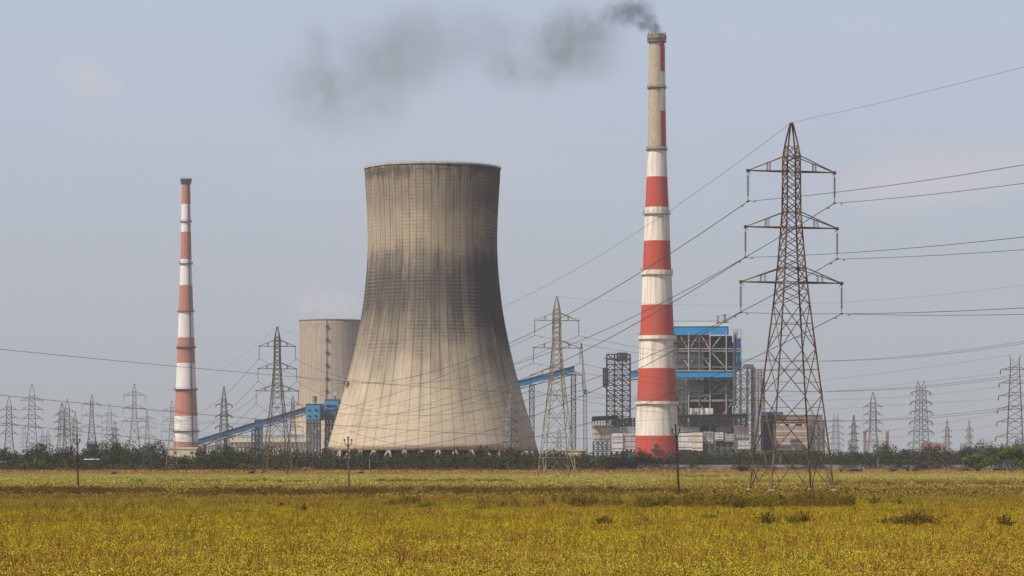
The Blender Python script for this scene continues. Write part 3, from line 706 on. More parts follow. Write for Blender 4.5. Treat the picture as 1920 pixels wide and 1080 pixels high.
# ------------------------------------------------------------------ power station
class Fr:
    """a frame in which building parts are laid out by picture column and row at one distance"""
    def __init__(s, px, Y): s.px, s.Y, s.s = px, Y, Y / F
    def x(s, px): return (px - s.px) * s.s
    def z(s, py): return wz(py, s.Y)
    def box(s, mb, a, b, t, bt, y0, y1, m=0): mb.box(s.x(a), s.x(b), y0, y1, max(s.z(bt), 0), s.z(t), m)
    def bar(s, mb, a, ya, b, yb, wd, dy=0, dy2=None, m=0): mb.bar((s.x(a), dy, s.z(ya)), (s.x(b), dy if dy2 is None else dy2, s.z(yb)), wd, m=m)
    def loc(s): return (wx(s.px, s.Y), s.Y, 0)
def lattice(mb, x0, x1, y0, y1, z0, z1, nx, nz, cw, bw, rnd, ny=1):
    xs = np.linspace(x0, x1, nx + 1); ys = np.linspace(y0, y1, ny + 1); zs = np.linspace(z0, z1, nz + 1)
    for x in xs:
        for y in ys: mb.bar((x,y,z0), (x,y,z1), cw)
    for k, z in enumerate(zs):
        for y in ys: mb.bar((x0,y,z), (x1,y,z), bw * 1.3)
        for x in xs: mb.bar((x,y0,z), (x,y1,z), bw)
    for k in range(nz):
        for i in range(nx):
            for y in ys:
                q = rnd.random()
                if q < .75: mb.bar((xs[i],y,zs[k]), (xs[i+1],y,zs[k+1]), bw)
                if q > .25: mb.bar((xs[i+1],y,zs[k]), (xs[i],y,zs[k+1]), bw)
        for x in (xs[0], xs[-1]): mb.bar((x,y0,zs[k]), (x,y1,zs[k+1]), bw)
rr = random.Random(3)
fb = Fr(1320, 2100)
bh = thing('boiler_house', 'open steel boiler house with bright blue fascia and pale roof right of the banded chimney', 'building', fb.loc())
def part(name, mat, fn, parent=bh, smooth=False):
    mb = MB(); fn(mb); return mb.build(name, mat, parent, smooth)
X, Z = fb.x, fb.z
def roof(mb):
    e0, e1 = X(1226), X(1366); D = 34
    mb.quad([(e0,-1.2,Z(612)),(e1,-1.2,Z(612)),(e1+1.5,D/2,Z(600.5)),(e0,D/2,Z(600.5))]); mb.quad([(e0,D+1.2,Z(612)),(e1,D+1.2,Z(612)),(e1+1.5,D/2,Z(600.5)),(e0,D/2,Z(600.5))])
    for k in range(22):
        x = e0 + (e1-e0)*k/22; mb.box(x, x+1.6, D/2-1, D/2+1, Z(600.2), Z(598.8) if k % 3 else Z(599.4))
rf = part('roof', ROOFM, roof)
for a, b, tp in ((1343,1350,590.5),(1352.5,1363.5,587.5)):
    part('roof_vent', LTST, lambda mb: (mb.tube((X((a+b)/2),12,Z(603.5)), (X((a+b)/2),12,Z(tp)), (b-a)/2*fb.s, n=14), mb.tube((X((a+b)/2),12,Z(tp+1.4)), (X((a+b)/2),12,Z(tp+.6)), (b-a)/2*fb.s+.25, n=14)), rf)
part('fascia', BLUE, lambda mb: (fb.box(mb,1226,1364,613,627.5,-.8,0), mb.quad([(X(1366),-.8,Z(627.5)),(X(1366),34,Z(627.5)),(X(1366),34,Z(613)),(X(1366),17,Z(601.5)),(X(1366),-.8,Z(613))])))
part('upper_wall', MAROON, lambda mb: fb.box(mb,1226,1331,627.5,652,1.9,5))
part('dark_void', DARKIN, lambda mb: (fb.box(mb,1226,1376,628,775,16,40), fb.box(mb,1262,1378,775,880,14,40)))  # near-black blocks stand in for the shaded open interior
part('boiler_cladding', CLAD, lambda mb: (fb.box(mb,1226,1320,648.5,746,2.4,15)))
def ribs(mb):
    for y in (655,664,672,680,688,714,722,731,739): fb.box(mb,1262,1321,y-.5,y+.5,1.9,2.39)
part('cladding_rib', GREYST, ribs)
for y, h_, x1 in ((656,6,1392),(688,3,1378),(720,2.6,1378),(751,3.4,1376),(672,2,1331),(640,1.2,1331)):
    part('floor_beam', LTST if y in (656,751) else GREYST, lambda mb: (fb.box(mb,1262,x1,y-h_/2,y-h_/2+1.6,-.2,1.6), fb.box(mb,1262,x1,y+h_/2-1.4,y+h_/2,-.2,1.6)) if h_ > 3 else fb.box(mb,1262,x1,y-h_/2,y+h_/2,-.2,1.6))
for px in (1268,1291,1311,1331,1361.5,1376):
    part('post', GREYST if px in (1268,1311,1376) else LTST, lambda mb: (fb.box(mb,px-1,px+1,622 if px in (1291,1331,1361.5) else 628,870,-.9,-.25)))
def braces(mb):
    for a, ya, b, yb in ((1275,629,1288,652),(1309,629,1294,652),(1315,629,1329,652),(1353,629,1335,652),(1282,674,1291,687),(1299,674,1293,687),(1320,672,1331,687),(1334,660,1357,686),(1338,709,1358,722),(1321,748,1345,722),(1360,724,1346,735),(1307,752,1318,765),(1302,766,1293,782),(1352,782,1372,756),(1336,738,1362,738),(1318,742,1332,738)):
        fb.bar(mb,a,ya,b,yb,.6,.5)
part('brace', LTST, braces)
def bits(mb):
    for _ in range(150):
        a = rr.uniform(1333,1374); y = rr.uniform(633,770); d = rr.uniform(6,14)
        if rr.random() < .5: fb.box(mb,a,a+rr.uniform(.5,4),y,y+rr.uniform(.4,1.6),d,d+1.2)
        else: fb.box(mb,a,a+rr.uniform(.4,1),y,y+rr.uniform(2,9),d,d+1)
part('pipework', LTST, bits)
def bits2(mb):
    for _ in range(420):
        a = rr.uniform(1264,1374); y = rr.uniform(662,840); d = rr.uniform(2.5,13); q = rr.random()
        if q < .45: fb.box(mb,a,a+rr.uniform(2,9),y,y+rr.uniform(.5,1.2),d,d+1)
        elif q < .8: fb.box(mb,a,a+rr.uniform(.5,1),y,y+rr.uniform(4,12),d,d+1)
        else: fb.bar(mb,a,y,a+rr.uniform(-6,6),y+rr.uniform(4,9),.4,d)
part('equipment_frame', GREYST, bits2)
part('hopper', GREYST, lambda mb: (mb.tube((X(1363),8,Z(752)), (X(1363),8,Z(738)), 4, 5, 14), mb.tube((X(1363),8,Z(738)), (X(1361),8,Z(726)), 5, 1.2, 14)), smooth=False)
part('white_casing', WCLAD, lambda mb: fb.box(mb,1294,1337.5,765,783,1.8,9))
part('red_duct', REDEQ, lambda mb: (fb.box(mb,1348,1372,756,780,7,13), fb.box(mb,1352,1369,762,775,5.5,7)))
part('blue_duct', BLUE, lambda mb: (fb.box(mb,1381,1391,634,695,6,12), fb.box(mb,1376,1384,640,760,14,20)))
def hood(mb):
    for px in (1377,1384,1391): fb.box(mb,px-.6,px+.6,617,690,5,6)
    for y in (618,625,632): fb.box(mb,1376,1391.5,y-.6,y+.6,5,6)
    fb.box(mb,1380,1385,620,690,12.5,14)
part('duct_frame', LTST, hood)
# lattice stair and lift towers
def steel_tower(name, label, px, Y, a, b, tp, bt, D, nx, nz, mat, cw=.9, bw=.45, ny=1, deck=True):
    f = Fr(px, Y); t = thing(name, label, 'steel tower', f.loc())
    mb = MB(); lattice(mb, f.x(a), f.x(b), 0, D, max(0, f.z(bt)), f.z(tp), nx, nz, cw, bw, rr, ny); mb.build('steel_frame', mat, t)
    mb = MB()
    zs = np.linspace(max(0, f.z(bt)), f.z(tp), nz + 1)
    for k, z in enumerate(zs[1:]):
        i = k % 2; x0 = f.x(a) + (f.x(b) - f.x(a)) * (.0 if i else .62); mb.box(x0, x0 + (f.x(b) - f.x(a)) * .38, .6, D - .6, z - .05, z + .12)
        mb.bar((x0, .6, z + 1.2), (x0 + (f.x(b) - f.x(a)) * .38, .6, z + 1.2), .15)
    mb.build('landing', DARKST, t)
    return t, f
t1, f1 = steel_tower('lift_tower', 'dark lattice lift tower standing left of the banded chimney', 1160, 2060, 1138, 1182, 664, 800, 9, 3, 14, DARKST, .8, .34)
mb = MB(); lattice(mb, f1.x(1131.5), f1.x(1140), 1, 8, f1.z(724), f1.z(690), 2, 4, .7, .45, rr); mb.bar((f1.x(1132),2,f1.z(724)), (f1.x(1141),2,f1.z(731)), .6); mb.build('side_cage', DARKST, t1)
mb = MB(); lattice(mb, f1.x(1158), f1.x(1176), 2, 10, f1.z(676), f1.z(661.5), 2, 2, .7, .4, rr); f1.box(mb,1132,1182,671.3,672.6,0,.8); mb.build('head_frame', DARKST, t1)
t2, f2 = steel_tower('stair_tower', 'grey lattice stair tower at the right side of the boiler house', 1395, 2085, 1377, 1415, 689, 875, 9, 3, 14, GREYST, .8, .34)
mb = MB(); f2.box(mb,1410,1415.5,690,875,4,9); mb.build('lift_shaft', GREYST, t2)
mb = MB(); lattice(mb, f2.x(1396), f2.x(1413), 2, 10, f2.z(690), f2.z(683.5), 2, 1, .6, .4, rr); mb.build('head_frame', GREYST, t2)
t3, f3 = steel_tower('stair_tower', 'narrow lattice stair tower tucked against the right flank of the banded chimney', 1277, 2075, 1268, 1287, 709, 800, 9, 2, 10, GREYST, .8, .42)
t4, f4 = steel_tower('pipe_scaffold', 'grey lattice scaffold far right of the boiler house, behind the rusty pylon', 1425, 2350, 1417, 1434, 692, 868, 8, 3, 15, GREYST, .5, .26)
# blue conveyor bridges
def gallery(label, p0, p1, Y0, Y1, hh, wd, mat, roofmat, legs=(), legw=1.6, name='conveyor_gallery', legmat=None, lbt=872):
    t = thing(name, label, 'conveyor', (wx(p0[0], Y0), Y0, 0)); O = Vector(t.location)
    A = Vector((wx(p0[0],Y0), Y0, wz(p0[1],Y0))) - O; B = Vector((wx(p1[0],Y1), Y1, wz(p1[1],Y1))) - O
    d = (B - A).normalized(); sd = Vector((-d.y, d.x, 0)).normalized(); hgt = hh * Y0 / F
    def prism(z0, z1, w0):
        v = []
        for P in (A, B):
            for q, z in ((-w0,z0),(w0,z0),(w0,z1),(-w0,z1)): v.append(P + sd * q + Vector((0,0,z)))
        mb = MB(); mb.v = [tuple(q) for q in v]; mb.f = [(0,1,5,4),(1,2,6,5),(2,3,7,6),(3,0,4,7),(3,2,1,0),(4,5,6,7)]; mb.m = [0]*6; return mb
    prism(-hgt/2, hgt/2 - .3, wd).build('enclosure', mat, t); prism(hgt/2 - .29, hgt/2 + .35, wd + .5).build('roof', roofmat, t)
    mb = MB(); n_ = max(4, int((B-A).length / 6))
    for q in (-wd + .2, wd - .2):
        L0 = A + sd*q + Vector((0,0,-hgt/2-.05)); L1 = B + sd*q + Vector((0,0,-hgt/2-.05)); D_ = Vector((0,0,-1.5))
        mb.bar(L0 + D_, L1 + D_, .4)
        for k in range(n_): mb.bar(L0.lerp(L1,k/n_)+(D_ if k%2 else Vector()), L0.lerp(L1,(k+1)/n_)+(Vector() if k%2 else D_), .25)
    mb.build('truss', DARKST, t)
    for f_, w_ in legs:
        P = A.lerp(B, f_); mb = MB(); lattice(mb, P.x - w_/2, P.x + w_/2, P.y - wd, P.y + wd, 0, P.z - hgt/2 - 1.4, 1, max(3, int((P.z) / 4)), .7, .35, rr); mb.build('trestle', legmat or DARKST, t)
    return t
gallery('level bright blue conveyor bridge running behind the banded chimney to the boiler house', (1181,701.5), (1374,701.5), 2096.5, 2096.5, 12, 2.2, BLUE, ROOFM)
gallery('sloping bright blue conveyor gallery on two tall legs between cooling tower and cream pylon', (955,725), (1077,692), 2000, 2000, 10, 2, BLUE, DARKST, legs=((.345,3.0),(.985,2.8)), legmat=GREYST)
gallery('long greyish blue conveyor climbing from the faded chimney to the blue transfer house', (372,829), (575,768), 2330, 2330, 10, 2, BLUEG, BLUEG, legs=((.53,5.6),(.25,1.5),(.06,1.2)))
# blue transfer houses at left
ft = Fr(590, 2320)
def transfer(label, fr, a, b, tp, md, D, y0, mat, wins):
    t = thing('transfer_house', label, 'building', (fr.loc()[0], fr.Y + y0, 0))
    mb = MB(); fr.box(mb, a, b, tp, md, 0, D); wl = mb.build('wall', mat, t)
    mb = MB(); fr.box(mb, a-.6, b+.6, tp-1, tp-.05, -.4, D+.4); mb.build('roof', BLUEG, t)
    for (p, q) in wins:
        mb = MB(); fr.box(mb, p-1.9, p+1.9, q-1, q+1.2, -.12, .1); w_ = mb.build('window', GLASSD, t)
        mb = MB(); fr.box(mb, p-2.3, p+2.3, q-1.7, q-1.1, -1.0, .05); mb.build('canopy', BLUEG, w_)
    mb = MB(); lattice(mb, fr.x(a)+.5, fr.x(b)-.5, .5, D-.5, 0, fr.z(md)-.05, 4, 9, .9, .5, rr); mb.build('support_frame', GREYST, t)
    return t
tr = transfer('bright blue transfer house with four dark windows on a lattice stand', ft, 573.5, 600, 758, 786, 14, 0, BLUES, ((580,769),(592,769),(580,780),(592,780)))
mb = MB(); ft.box(mb,587.5,593.5,742.5,752,4,8); ft.box(mb,589,592,752,757,5,7); mb.bar((ft.x(586),5,ft.z(757)),(ft.x(586),5,ft.z(740)),.4); mb.build('roof_vent', GREYST, tr)
mb = MB(); ft.box(mb,600.1,606.5,757,788,3,14); mb.build('side_bay', BLUEG, tr)
tr2 = transfer('second blue transfer house, higher, partly hidden by the huge cooling tower', ft, 606, 633, 748.5, 766, 14, 18, BLUES, ((610.5,760),(615,760),(620.5,760),(626.5,760)))
mb = MB(); ft.box(mb,606,634,767,787,1,14); mb.build('lower_bay', TEALD, tr2)
mb = MB(); ft.box(mb,633.1,644,750,786,1,14); mb.build('side_bay', BLUES, tr2)
mb = MB(); ft.box(mb,620.5,629,732,741,4,9); ft.box(mb,623.5,626.5,741,747.4,5.5,7.5); mb.bar((ft.x(614),5,ft.z(748)),(ft.x(614),5,ft.z(725)),.4); mb.build('roof_vent', LTST, tr2)
gallery('short grey-blue conveyor stub joining the two blue transfer houses', (606,776), (634,768), 2332, 2332, 7, 1.6, BLUEG, BLUEG)
# trestle house on the long conveyor, low buildings at left
fl = Fr(484, 2325)
t = thing('drive_house', 'small dark drive house on the middle of the long sloping conveyor', 'building', (fl.loc()[0], 2328.5, 0)); mb = MB(); fl.box(mb,476.5,490.5,788,797,0,6); mb.build('wall', BLUEG, t)
mb = MB(); fl.box(mb,475.8,491.2,786.5,787.9,-.5,6.5); mb.build('roof', DARKST, t); mb = MB(); lattice(mb, fl.x(477), fl.x(490), .3, 5.7, 0, fl.z(797)-.05, 2, 6, .8, .45, rr); mb.build('support_frame', BLUEG, t)
fl = Fr(500, 2430)
t = thing('long_shed', 'long low cream shed behind the brown pylon, pipes running along its roof', 'building', fl.loc())
mb = MB(); fl.box(mb,432,578,829,880,0,30); mb.build('wall', CREAM, t); mb = MB()
mb.quad([(fl.x(430),-1,fl.z(829)),(fl.x(580),-1,fl.z(829)),(fl.x(580),16,fl.z(820.5)),(fl.x(430),16,fl.z(820.5))]); mb.quad([(fl.x(430),32,fl.z(829)),(fl.x(580),32,fl.z(829)),(fl.x(580),16,fl.z(820.5)),(fl.x(430),16,fl.z(820.5))]); mb.build('roof', M('dusty_sheet_roof', (.40,.34,.27), (.3,.25,.2), .8, .06), t)
mb = MB()
for y in (815.5,818.5): mb.tube((fl.x(430),-4,fl.z(y)), (fl.x(572),-4,fl.z(y)), .55, n=8)
for px in np.linspace(432,570,18): mb.bar((fl.x(px),-4,fl.z(868)), (fl.x(px),-4,fl.z(814)), .5)
mb.build('pipe_rack', LTST, t)
mb = MB()
for px in np.linspace(440,570,22): fl.box(mb, px-.8, px+.8, 841, 845, -.12, .1)
mb.build('window_row', GLASSD, t)
t = thing('pipe_bridge', 'rust red pipe bridge running from the faded chimney foot to the long shed', 'pipe bridge', (wx(400,2450), 2450, 0)); f_ = Fr(400, 2450)
mb = MB(); lattice(mb, f_.x(371), f_.x(432), 0, 4, f_.z(842), f_.z(836), 9, 1, .45, .3, rr); mb.build('span', M('rust_red_steel', (.20,.11,.09), (.11,.07,.06), .8, .3), t)
mb = MB(); f_.box(mb,403,408,823,878,0,4); mb.build('pier', BRICK, t)
for px in (375,390,420): mb = MB(); mb.bar((f_.x(px),2,0), (f_.x(px),2,f_.z(842)), .7); mb.build('support', GREYST, t)
t = thing('site_wall', 'low pale wall strip at the foot of the blue transfer houses', 'wall', (wx(590,2250), 2250, 0)); f_ = Fr(590, 2250)
mb = MB(); f_.box(mb,556,640,853,890,0,1); mb.build('panel', CREAM, t)
mb = MB(); f_.box(mb,555,641,852,853,-.2,1.2); mb.build('coping', LTST, t)

# dust precipitators (white insulated casings)
def precip(label, fr, casings, hoppers, frame, canopy, mats):
    t = thing('precipitator', label, 'precipitator', fr.loc())
    for (a, b, tp, bt, d0, d1, m) in casings:
        mb = MB(); fr.box(mb, a, b, tp, bt, d0, d1); c_ = mb.build('casing', m, t)
        mb = MB()
        for q in range(3):
            zz_ = fr.z(tp + (bt - tp) * (q + .5) / 3); mb.box(fr.x(a), fr.x(b), d0 - .25, d0 - .01, zz_ - .2, zz_ + .2)
        mb.build('stiffener', LTST, c_)
    for (a, b, tp, bt, m) in hoppers:
        mb = MB(); x0, x1, z1, z0 = fr.x(a), fr.x(b), fr.z(tp), fr.z(bt); xm = (x0 + x1) / 2
        mb.v = [(x0,-1,z1),(x1,-1,z1),(x1,7,z1),(x0,7,z1),(xm-.7,2,z0),(xm+.7,2,z0),(xm+.7,4,z0),(xm-.7,4,z0)]
        mb.f = [(0,1,5,4),(1,2,6,5),(2,3,7,6),(3,0,4,7),(0,3,2,1),(4,5,6,7)]; mb.m = [0]*6; mb.build('hopper', m, t)
    for (a, b, tp, bt, nx_, nz_) in frame:
        mb = MB(); lattice(mb, fr.x(a), fr.x(b), 1, 12, max(0, fr.z(bt)), fr.z(tp), nx_, nz_, .75, .4, rr); mb.build('support_frame', GREYST, t)
    for (a, b, tp, bt) in canopy:
        mb = MB(); mb.quad([(fr.x(a),-3,fr.z(tp)), (fr.x(b),-3,fr.z(tp)+.8), (fr.x(b),14,fr.z(bt)+.8), (fr.x(a),14,fr.z(bt))]); mb.bar((fr.x(a),-3,fr.z(tp)-.3), (fr.x(b),-3,fr.z(tp)+.5), .5)
        for px in np.arange(a, b, 5.2): mb.bar((fr.x(px),-2.6,fr.z(tp)-.3), (fr.x(px),-2.6,fr.z(bt)-4.4), .4); mb.bar((fr.x(px),-2.6,fr.z(tp)-.3), (fr.x(px+5.2),-2.6,fr.z(bt)-2), .3)
        mb.bar((fr.x(a),-2.6,fr.z(bt)-4.4), (fr.x(b),-2.6,fr.z(bt)-4.4), .4)
        mb.build('canopy', DARKST, t)
    return t
fp = Fr(1150, 1990)
precip('white dust precipitator under a dark sloping canopy, left of the banded chimney', fp,
       [(1112,1150,797,828,2,14,WCLAD2),(1147,1168,813,846,-2,12,WCLAD),(1168.5,1192,812,842,-1,12,WCLAD2),(1150,1192,800,812,3,14,WCLAD2)], [(1114,1152,797.5,812,WCLAD)],
       [(1113,1147,828,872,4,4),(1168,1192,842,872,3,2),(1147,1168,846,872,2,2)], [(1110,1160,781,789)], None)
mb = MB(); 
t5, f5 = steel_tower('steel_tower', 'short dark steel tower over the left precipitator, at the foot of the lift tower', 1168, 2000, 1150, 1190, 784, 803, 12, 7, 2, DARKST, .7, .4)
fq = Fr(1340, 1990)
precip('white and grey dust precipitator row at the boiler house foot, right of the banded chimney', fq,
       [(1264,1296,812,843,-1,12,WCLAD),(1296.5,1317,811,845,-2,12,M('cream_insulation_sheet', (.68,.63,.53), (.56,.51,.43), .7, .2)),(1317.5,1338,809,832,1,12,WCLAD2),(1340,1356,811,826,-1,10,WCLAD),(1356.5,1376,813,828,0,10,WCLAD2),(1345,1374,796,810,6,14,WCLAD2),(1376.5,1405,799,842,2,14,WCLAD2),(1264,1312,799,810,3,13,WCLAD)],
       [(1374,1394,798,814,WCLAD)], [(1264,1296,843.2,872,4,2),(1318,1376,829,872,5,4),(1376,1404,842.2,872,3,2),(1268,1400,783,799,14,1)], [(1268,1402,778,784)], None)
t = thing('junction_block', 'dark blocky steel structure right of the grey precipitator, behind the rusty pylon', 'building', Fr(1443,2150).loc()); f_ = Fr(1443, 2150)
mb = MB(); f_.box(mb,1431,1455,779,880,0,20); mb.build('wall', TEALD, t); mb = MB(); f_.box(mb,1430,1468,772.5,778.9,-1,21); mb.build('roof', BLUE, t)
fk = Fr(1498, 2120)
t = thing('bunker_building', 'pinkish brick bunker building with pale horizontal bands, seen through the rusty pylon', 'building', fk.loc())
mb = MB(); fk.box(mb,1455.5,1515,790,880,0,24); mb.build('wall', BRICKW, t)
mb = MB(); fk.box(mb,1515.1,1544,784,880,3,24); mb.build('side_wing', CLAD, t)
mb = MB(); fk.box(mb,1457,1543,778.5,789.9,4,20); mb.build('penthouse', BRICK, t)
mb = MB(); fk.box(mb,1455,1516,788.3,791,-.5,2); fk.box(mb,1456,1544,777,778.4,3.5,20.5); mb.build('cornice', LTST, t)
for a, b in ((1472,1479.5),(1491,1503.5)):
    mb = MB(); fk.box(mb,a,b,794.5,798,-.1,.1); mb.build('window', GLASSD, t)
for px in (1461,1488,1508,1530): mb = MB(); fk.box(mb,px,px+2,772.5,776.9,8,10); mb.build('roof_stack', CREAM, t)
t, f_ = steel_tower('scaffold_tower', 'light steel pipe scaffold against the right end of the brick bunker building', 1538, 2100, 1518, 1546, 790, 866, 8, 3, 6, GREYST, .6, .35)
f_ = Fr(1072, 1700); t = thing('flat_shed', 'flat cream shed between the feet of the cream pylon, just over the scrub', 'building', f_.loc())
mb = MB(); f_.box(mb,1046,1099,845.5,890,0,16); mb.build('wall', CREAM, t); mb = MB(); f_.box(mb,1045,1100,843.5,845.4,-.5,16.5); mb.build('roof', CREAM, t)
# crane mast
t = thing('crane', 'thin grey lattice crane mast with a dark tip right of the cream pylon', 'crane', (wx(1097,1950), 1950, 0)); f_ = Fr(1097, 1950)
mb = MB(); P0 = [f_.x(1094.5), f_.x(1101.5)]; P1 = [f_.x(1092), f_.x(1096)]
zb_, zt_ = 0, f_.z(735)
def mast(mb, xb, xt, z0, z1, n_, d0, d1, cw, bw):
    for i in range(n_):
        a = i / n_; b = (i + 1) / n_
        q = lambda f, k: [Vector((xb[0]+(xt[0]-xb[0])*f, y*(d0+(d1-d0)*f), z0+(z1-z0)*f)) if s_ == 0 else Vector((xb[1]+(xt[1]-xb[1])*f, y*(d0+(d1-d0)*f), z0+(z1-z0)*f)) for s_, y in ((0,-.5),(1,-.5),(1,.5),(0,.5))]
        A, B = q(a, 0), q(b, 0)
        for k in range(4):
            mb.bar(A[k], B[k], cw); mb.bar(A[k], B[(k+1)%4], bw); mb.bar(A[k], A[(k+1)%4], bw)
mast(mb, P0, [f_.x(1093.5), f_.x(1099.5)], 0, zt_, 18, 2.4, 2.2, .3, .2); mb.build('mast', GALV, t)
mb = MB(); mast(mb, [f_.x(1094), f_.x(1099)], [f_.x(1090.2), f_.x(1091.8)], zt_, f_.z(653), 16, 2.2, .6, .26, .17); mb.build('jib', GALV, t)
mb = MB(); mb.tube((f_.x(1091),0,f_.z(653)), (f_.x(1089.5),0,f_.z(643)), .55, .4, 8); mb.build('tip', DARKST, t)
mb = MB(); f_.box(mb,1094,1100.5,730,738,-1.6,1.6); mb.build('collar', GREYST, t)
# gantry at right, ruined block
t = thing('gantry', 'pinkish two-post gantry with a crossbeam over the scrub at right', 'gantry', (wx(1643,1760), 1760, 0)); f_ = Fr(1643, 1760)
for a in (1622, 1664):
    mb = MB(); f_.box(mb,a-2.6,a+2.6,809,884,0,2); f_.box(mb,a-3,a-1.6,807,812,.2,1.8); f_.box(mb,a+1.6,a+3,806,812,.2,1.8)
    for q in range(8): f_.box(mb,a-3,a+3,812+q*7,813+q*7,-.2,2.2)
    mb.build('post', BRICK, t)
mb = MB(); f_.box(mb,1625,1661,826,829.5,.3,1.7); f_.box(mb,1625,1661,831,832,.3,1.7); mb.build('crossbeam', M('pale_pink_steel', (.42,.36,.32), (.3,.25,.22), .8, .4), t)
t = thing('ruined_block', 'ruined pinkish brick block poking out of the scrub at right', 'building', (wx(1752,1650), 1650, 0)); f_ = Fr(1752, 1650)
mb = MB(); f_.box(mb,1731,1776,833.5,884,0,10)
for px, tp in ((1731,832),(1739,830.5),(1746,831),(1753,829),(1760,830.5),(1768,832)): f_.box(mb,px,px+4.5,tp,833.6,.3,6)
mb.build('wall', BRICK, t)
for px in (1735,1743,1752,1762,1770): mb = MB(); f_.box(mb,px-1.6,px+1.6,838,844,-.1,.1); mb.build('opening', GLASSD, t)
# boundary wall at right
t = thing('boundary_wall', 'long pale boundary wall behind the dry grass strip at right', 'wall', (wx(1560,1345), 1345, 0)); f_ = Fr(1560, 1345)
mb = MB(); f_.box(mb,1195,2010,871.5,890,0,.4); mb.build('panel', WALLM, t)
mb = MB()
for px in np.arange(1196,2010,11): f_.box(mb,px,px+1.1,870.9,890,-.15,-.003)
mb.build('pier', WALLM, t)

# ------------------------------------------------------------------ foliage
def leaf_quads(P, size, rg, flat=.35):
    n = len(P); d = rg.normal(size=(n,3)); d[:,2] = d[:,2]*1.0 + flat; d /= np.linalg.norm(d, axis=1)[:,None]
    a = np.cross(d, rg.normal(size=(n,3))); a /= np.linalg.norm(a, axis=1)[:,None]; b = np.cross(d, a)
    s = (size if np.ndim(size) else np.full(n, size))[:,None] * rg.uniform(.6,1.3,(n,1)); s2 = s * rg.uniform(.5,.9,(n,1))
    V = np.stack([P + a*s, P + b*s2, P - a*s*.9, P - b*s2], 1).reshape(-1,3); return V
def quad_mesh(name, V, mat):
    n = len(V) // 4; me = bpy.data.meshes.new(name)
    me.vertices.add(len(V)); me.vertices.foreach_set('co', V.astype(np.float32).ravel())
    me.loops.add(n*4); me.loops.foreach_set('vertex_index', np.arange(n*4, dtype=np.int32))
    me.polygons.add(n); me.polygons.foreach_set('loop_start', np.arange(0, n*4, 4, dtype=np.int32))
    try: me.polygons.foreach_set('loop_total', np.full(n, 4, dtype=np.int32))
    except Exception: pass
    me.materials.append(mat); me.update(calc_edges=True); return me
def crown_pts(n, c, r, rg, nb=6):
    """points filling an uneven crown made of several clumps"""
    c = np.array(c); r = np.array(r); out_ = []
    B = rg.normal(size=(nb,3)); B /= np.linalg.norm(B, axis=1)[:,None]; B = c + B * r * rg.uniform(.35,.8,(nb,1)); R_ = rg.uniform(.32,.62,nb)
    k = rg.integers(0, nb, n); d = rg.normal(size=(n,3)); d /= np.linalg.norm(d, axis=1)[:,None]
    return B[k] + d * (rg.uniform(.25,1,(n,1))**.5) * r * R_[k][:,None]
# scrub belt: too dense to count
top_px = [-60,0,50,66,100,130,160,190,230,260,300,310,320,366,374,420,450,500,560,620,700,760,850,900,950,1000,1040,1060,1100,1150,1200,1260,1300,1400,1450,1560,1580,1640,1700,1760,1800,1860,1920,1990]
top_py = [848,848,853,838,839,841,841,836,840,834,840,851,857,858,848,843,843,845,846,848,846,847,848,849,848,845,846,852,852,853,850,853,849,850,849,848,844,840,842,838,842,835,834,834]
VB = []; VT = []
for row, (dY, frac) in enumerate(((-20,.45),(0,.72),(25,.86),(55,1.0),(85,1.0))):
    px = -70.0
    while px < 1995:
        Yb = (1165 if px < 1120 else 1400) + dY + rng.uniform(-10,10)
        if row == 0 and px > 1180: Yb -= 44
        s_ = Yb / F; hh = (gy(Yb) - np.interp(px, top_px, top_py)) * s_ * frac * rng.choice([.85,.95,1.0,1.1,1.2,1.32])
        ww = rng.uniform(2.8,5.6)
        if row == 0 and px > 1180 and rng.random() < .28: px += rng.uniform(12,26); continue
        x = wx(px, Yb); n = int(hh * ww * 15) + 90
        P = crown_pts(n, (x, Yb, hh*.55), (ww, ww*.9, hh*.46), rng, nb=12)
        P[:,2] = np.clip(P[:,2], .05, None); VB.append(leaf_quads(P, .32 if row else .27, rng))
        P2 = np.stack([rng.uniform(x-ww, x+ww, n//5), rng.uniform(Yb-2, Yb+2, n//5), rng.uniform(0,2.6,n//5)], 1); VB.append(leaf_quads(P2, .34, rng))
        if rng.random() < .9: VT.append((x, Yb, hh))
        px += ww * (1.05 if row else 1.4) / s_
o = bpy.data.objects.new('scrub_belt', quad_mesh('scrub_belt', np.concatenate(VB), BELT)); COL.objects.link(o); o['kind'] = 'stuff'
mb = MB()
for x, y, h_ in VT:
    for k in range(2):
        a = random.uniform(-1.5,1.5); mb.tube((x+a*.4,y,0), (x+a,y+random.uniform(-1,1),h_*.7), .13, .05, 5, cap=False)
o = mb.build('scrub_stems', BARK, fix=False); o['kind'] = 'stuff'

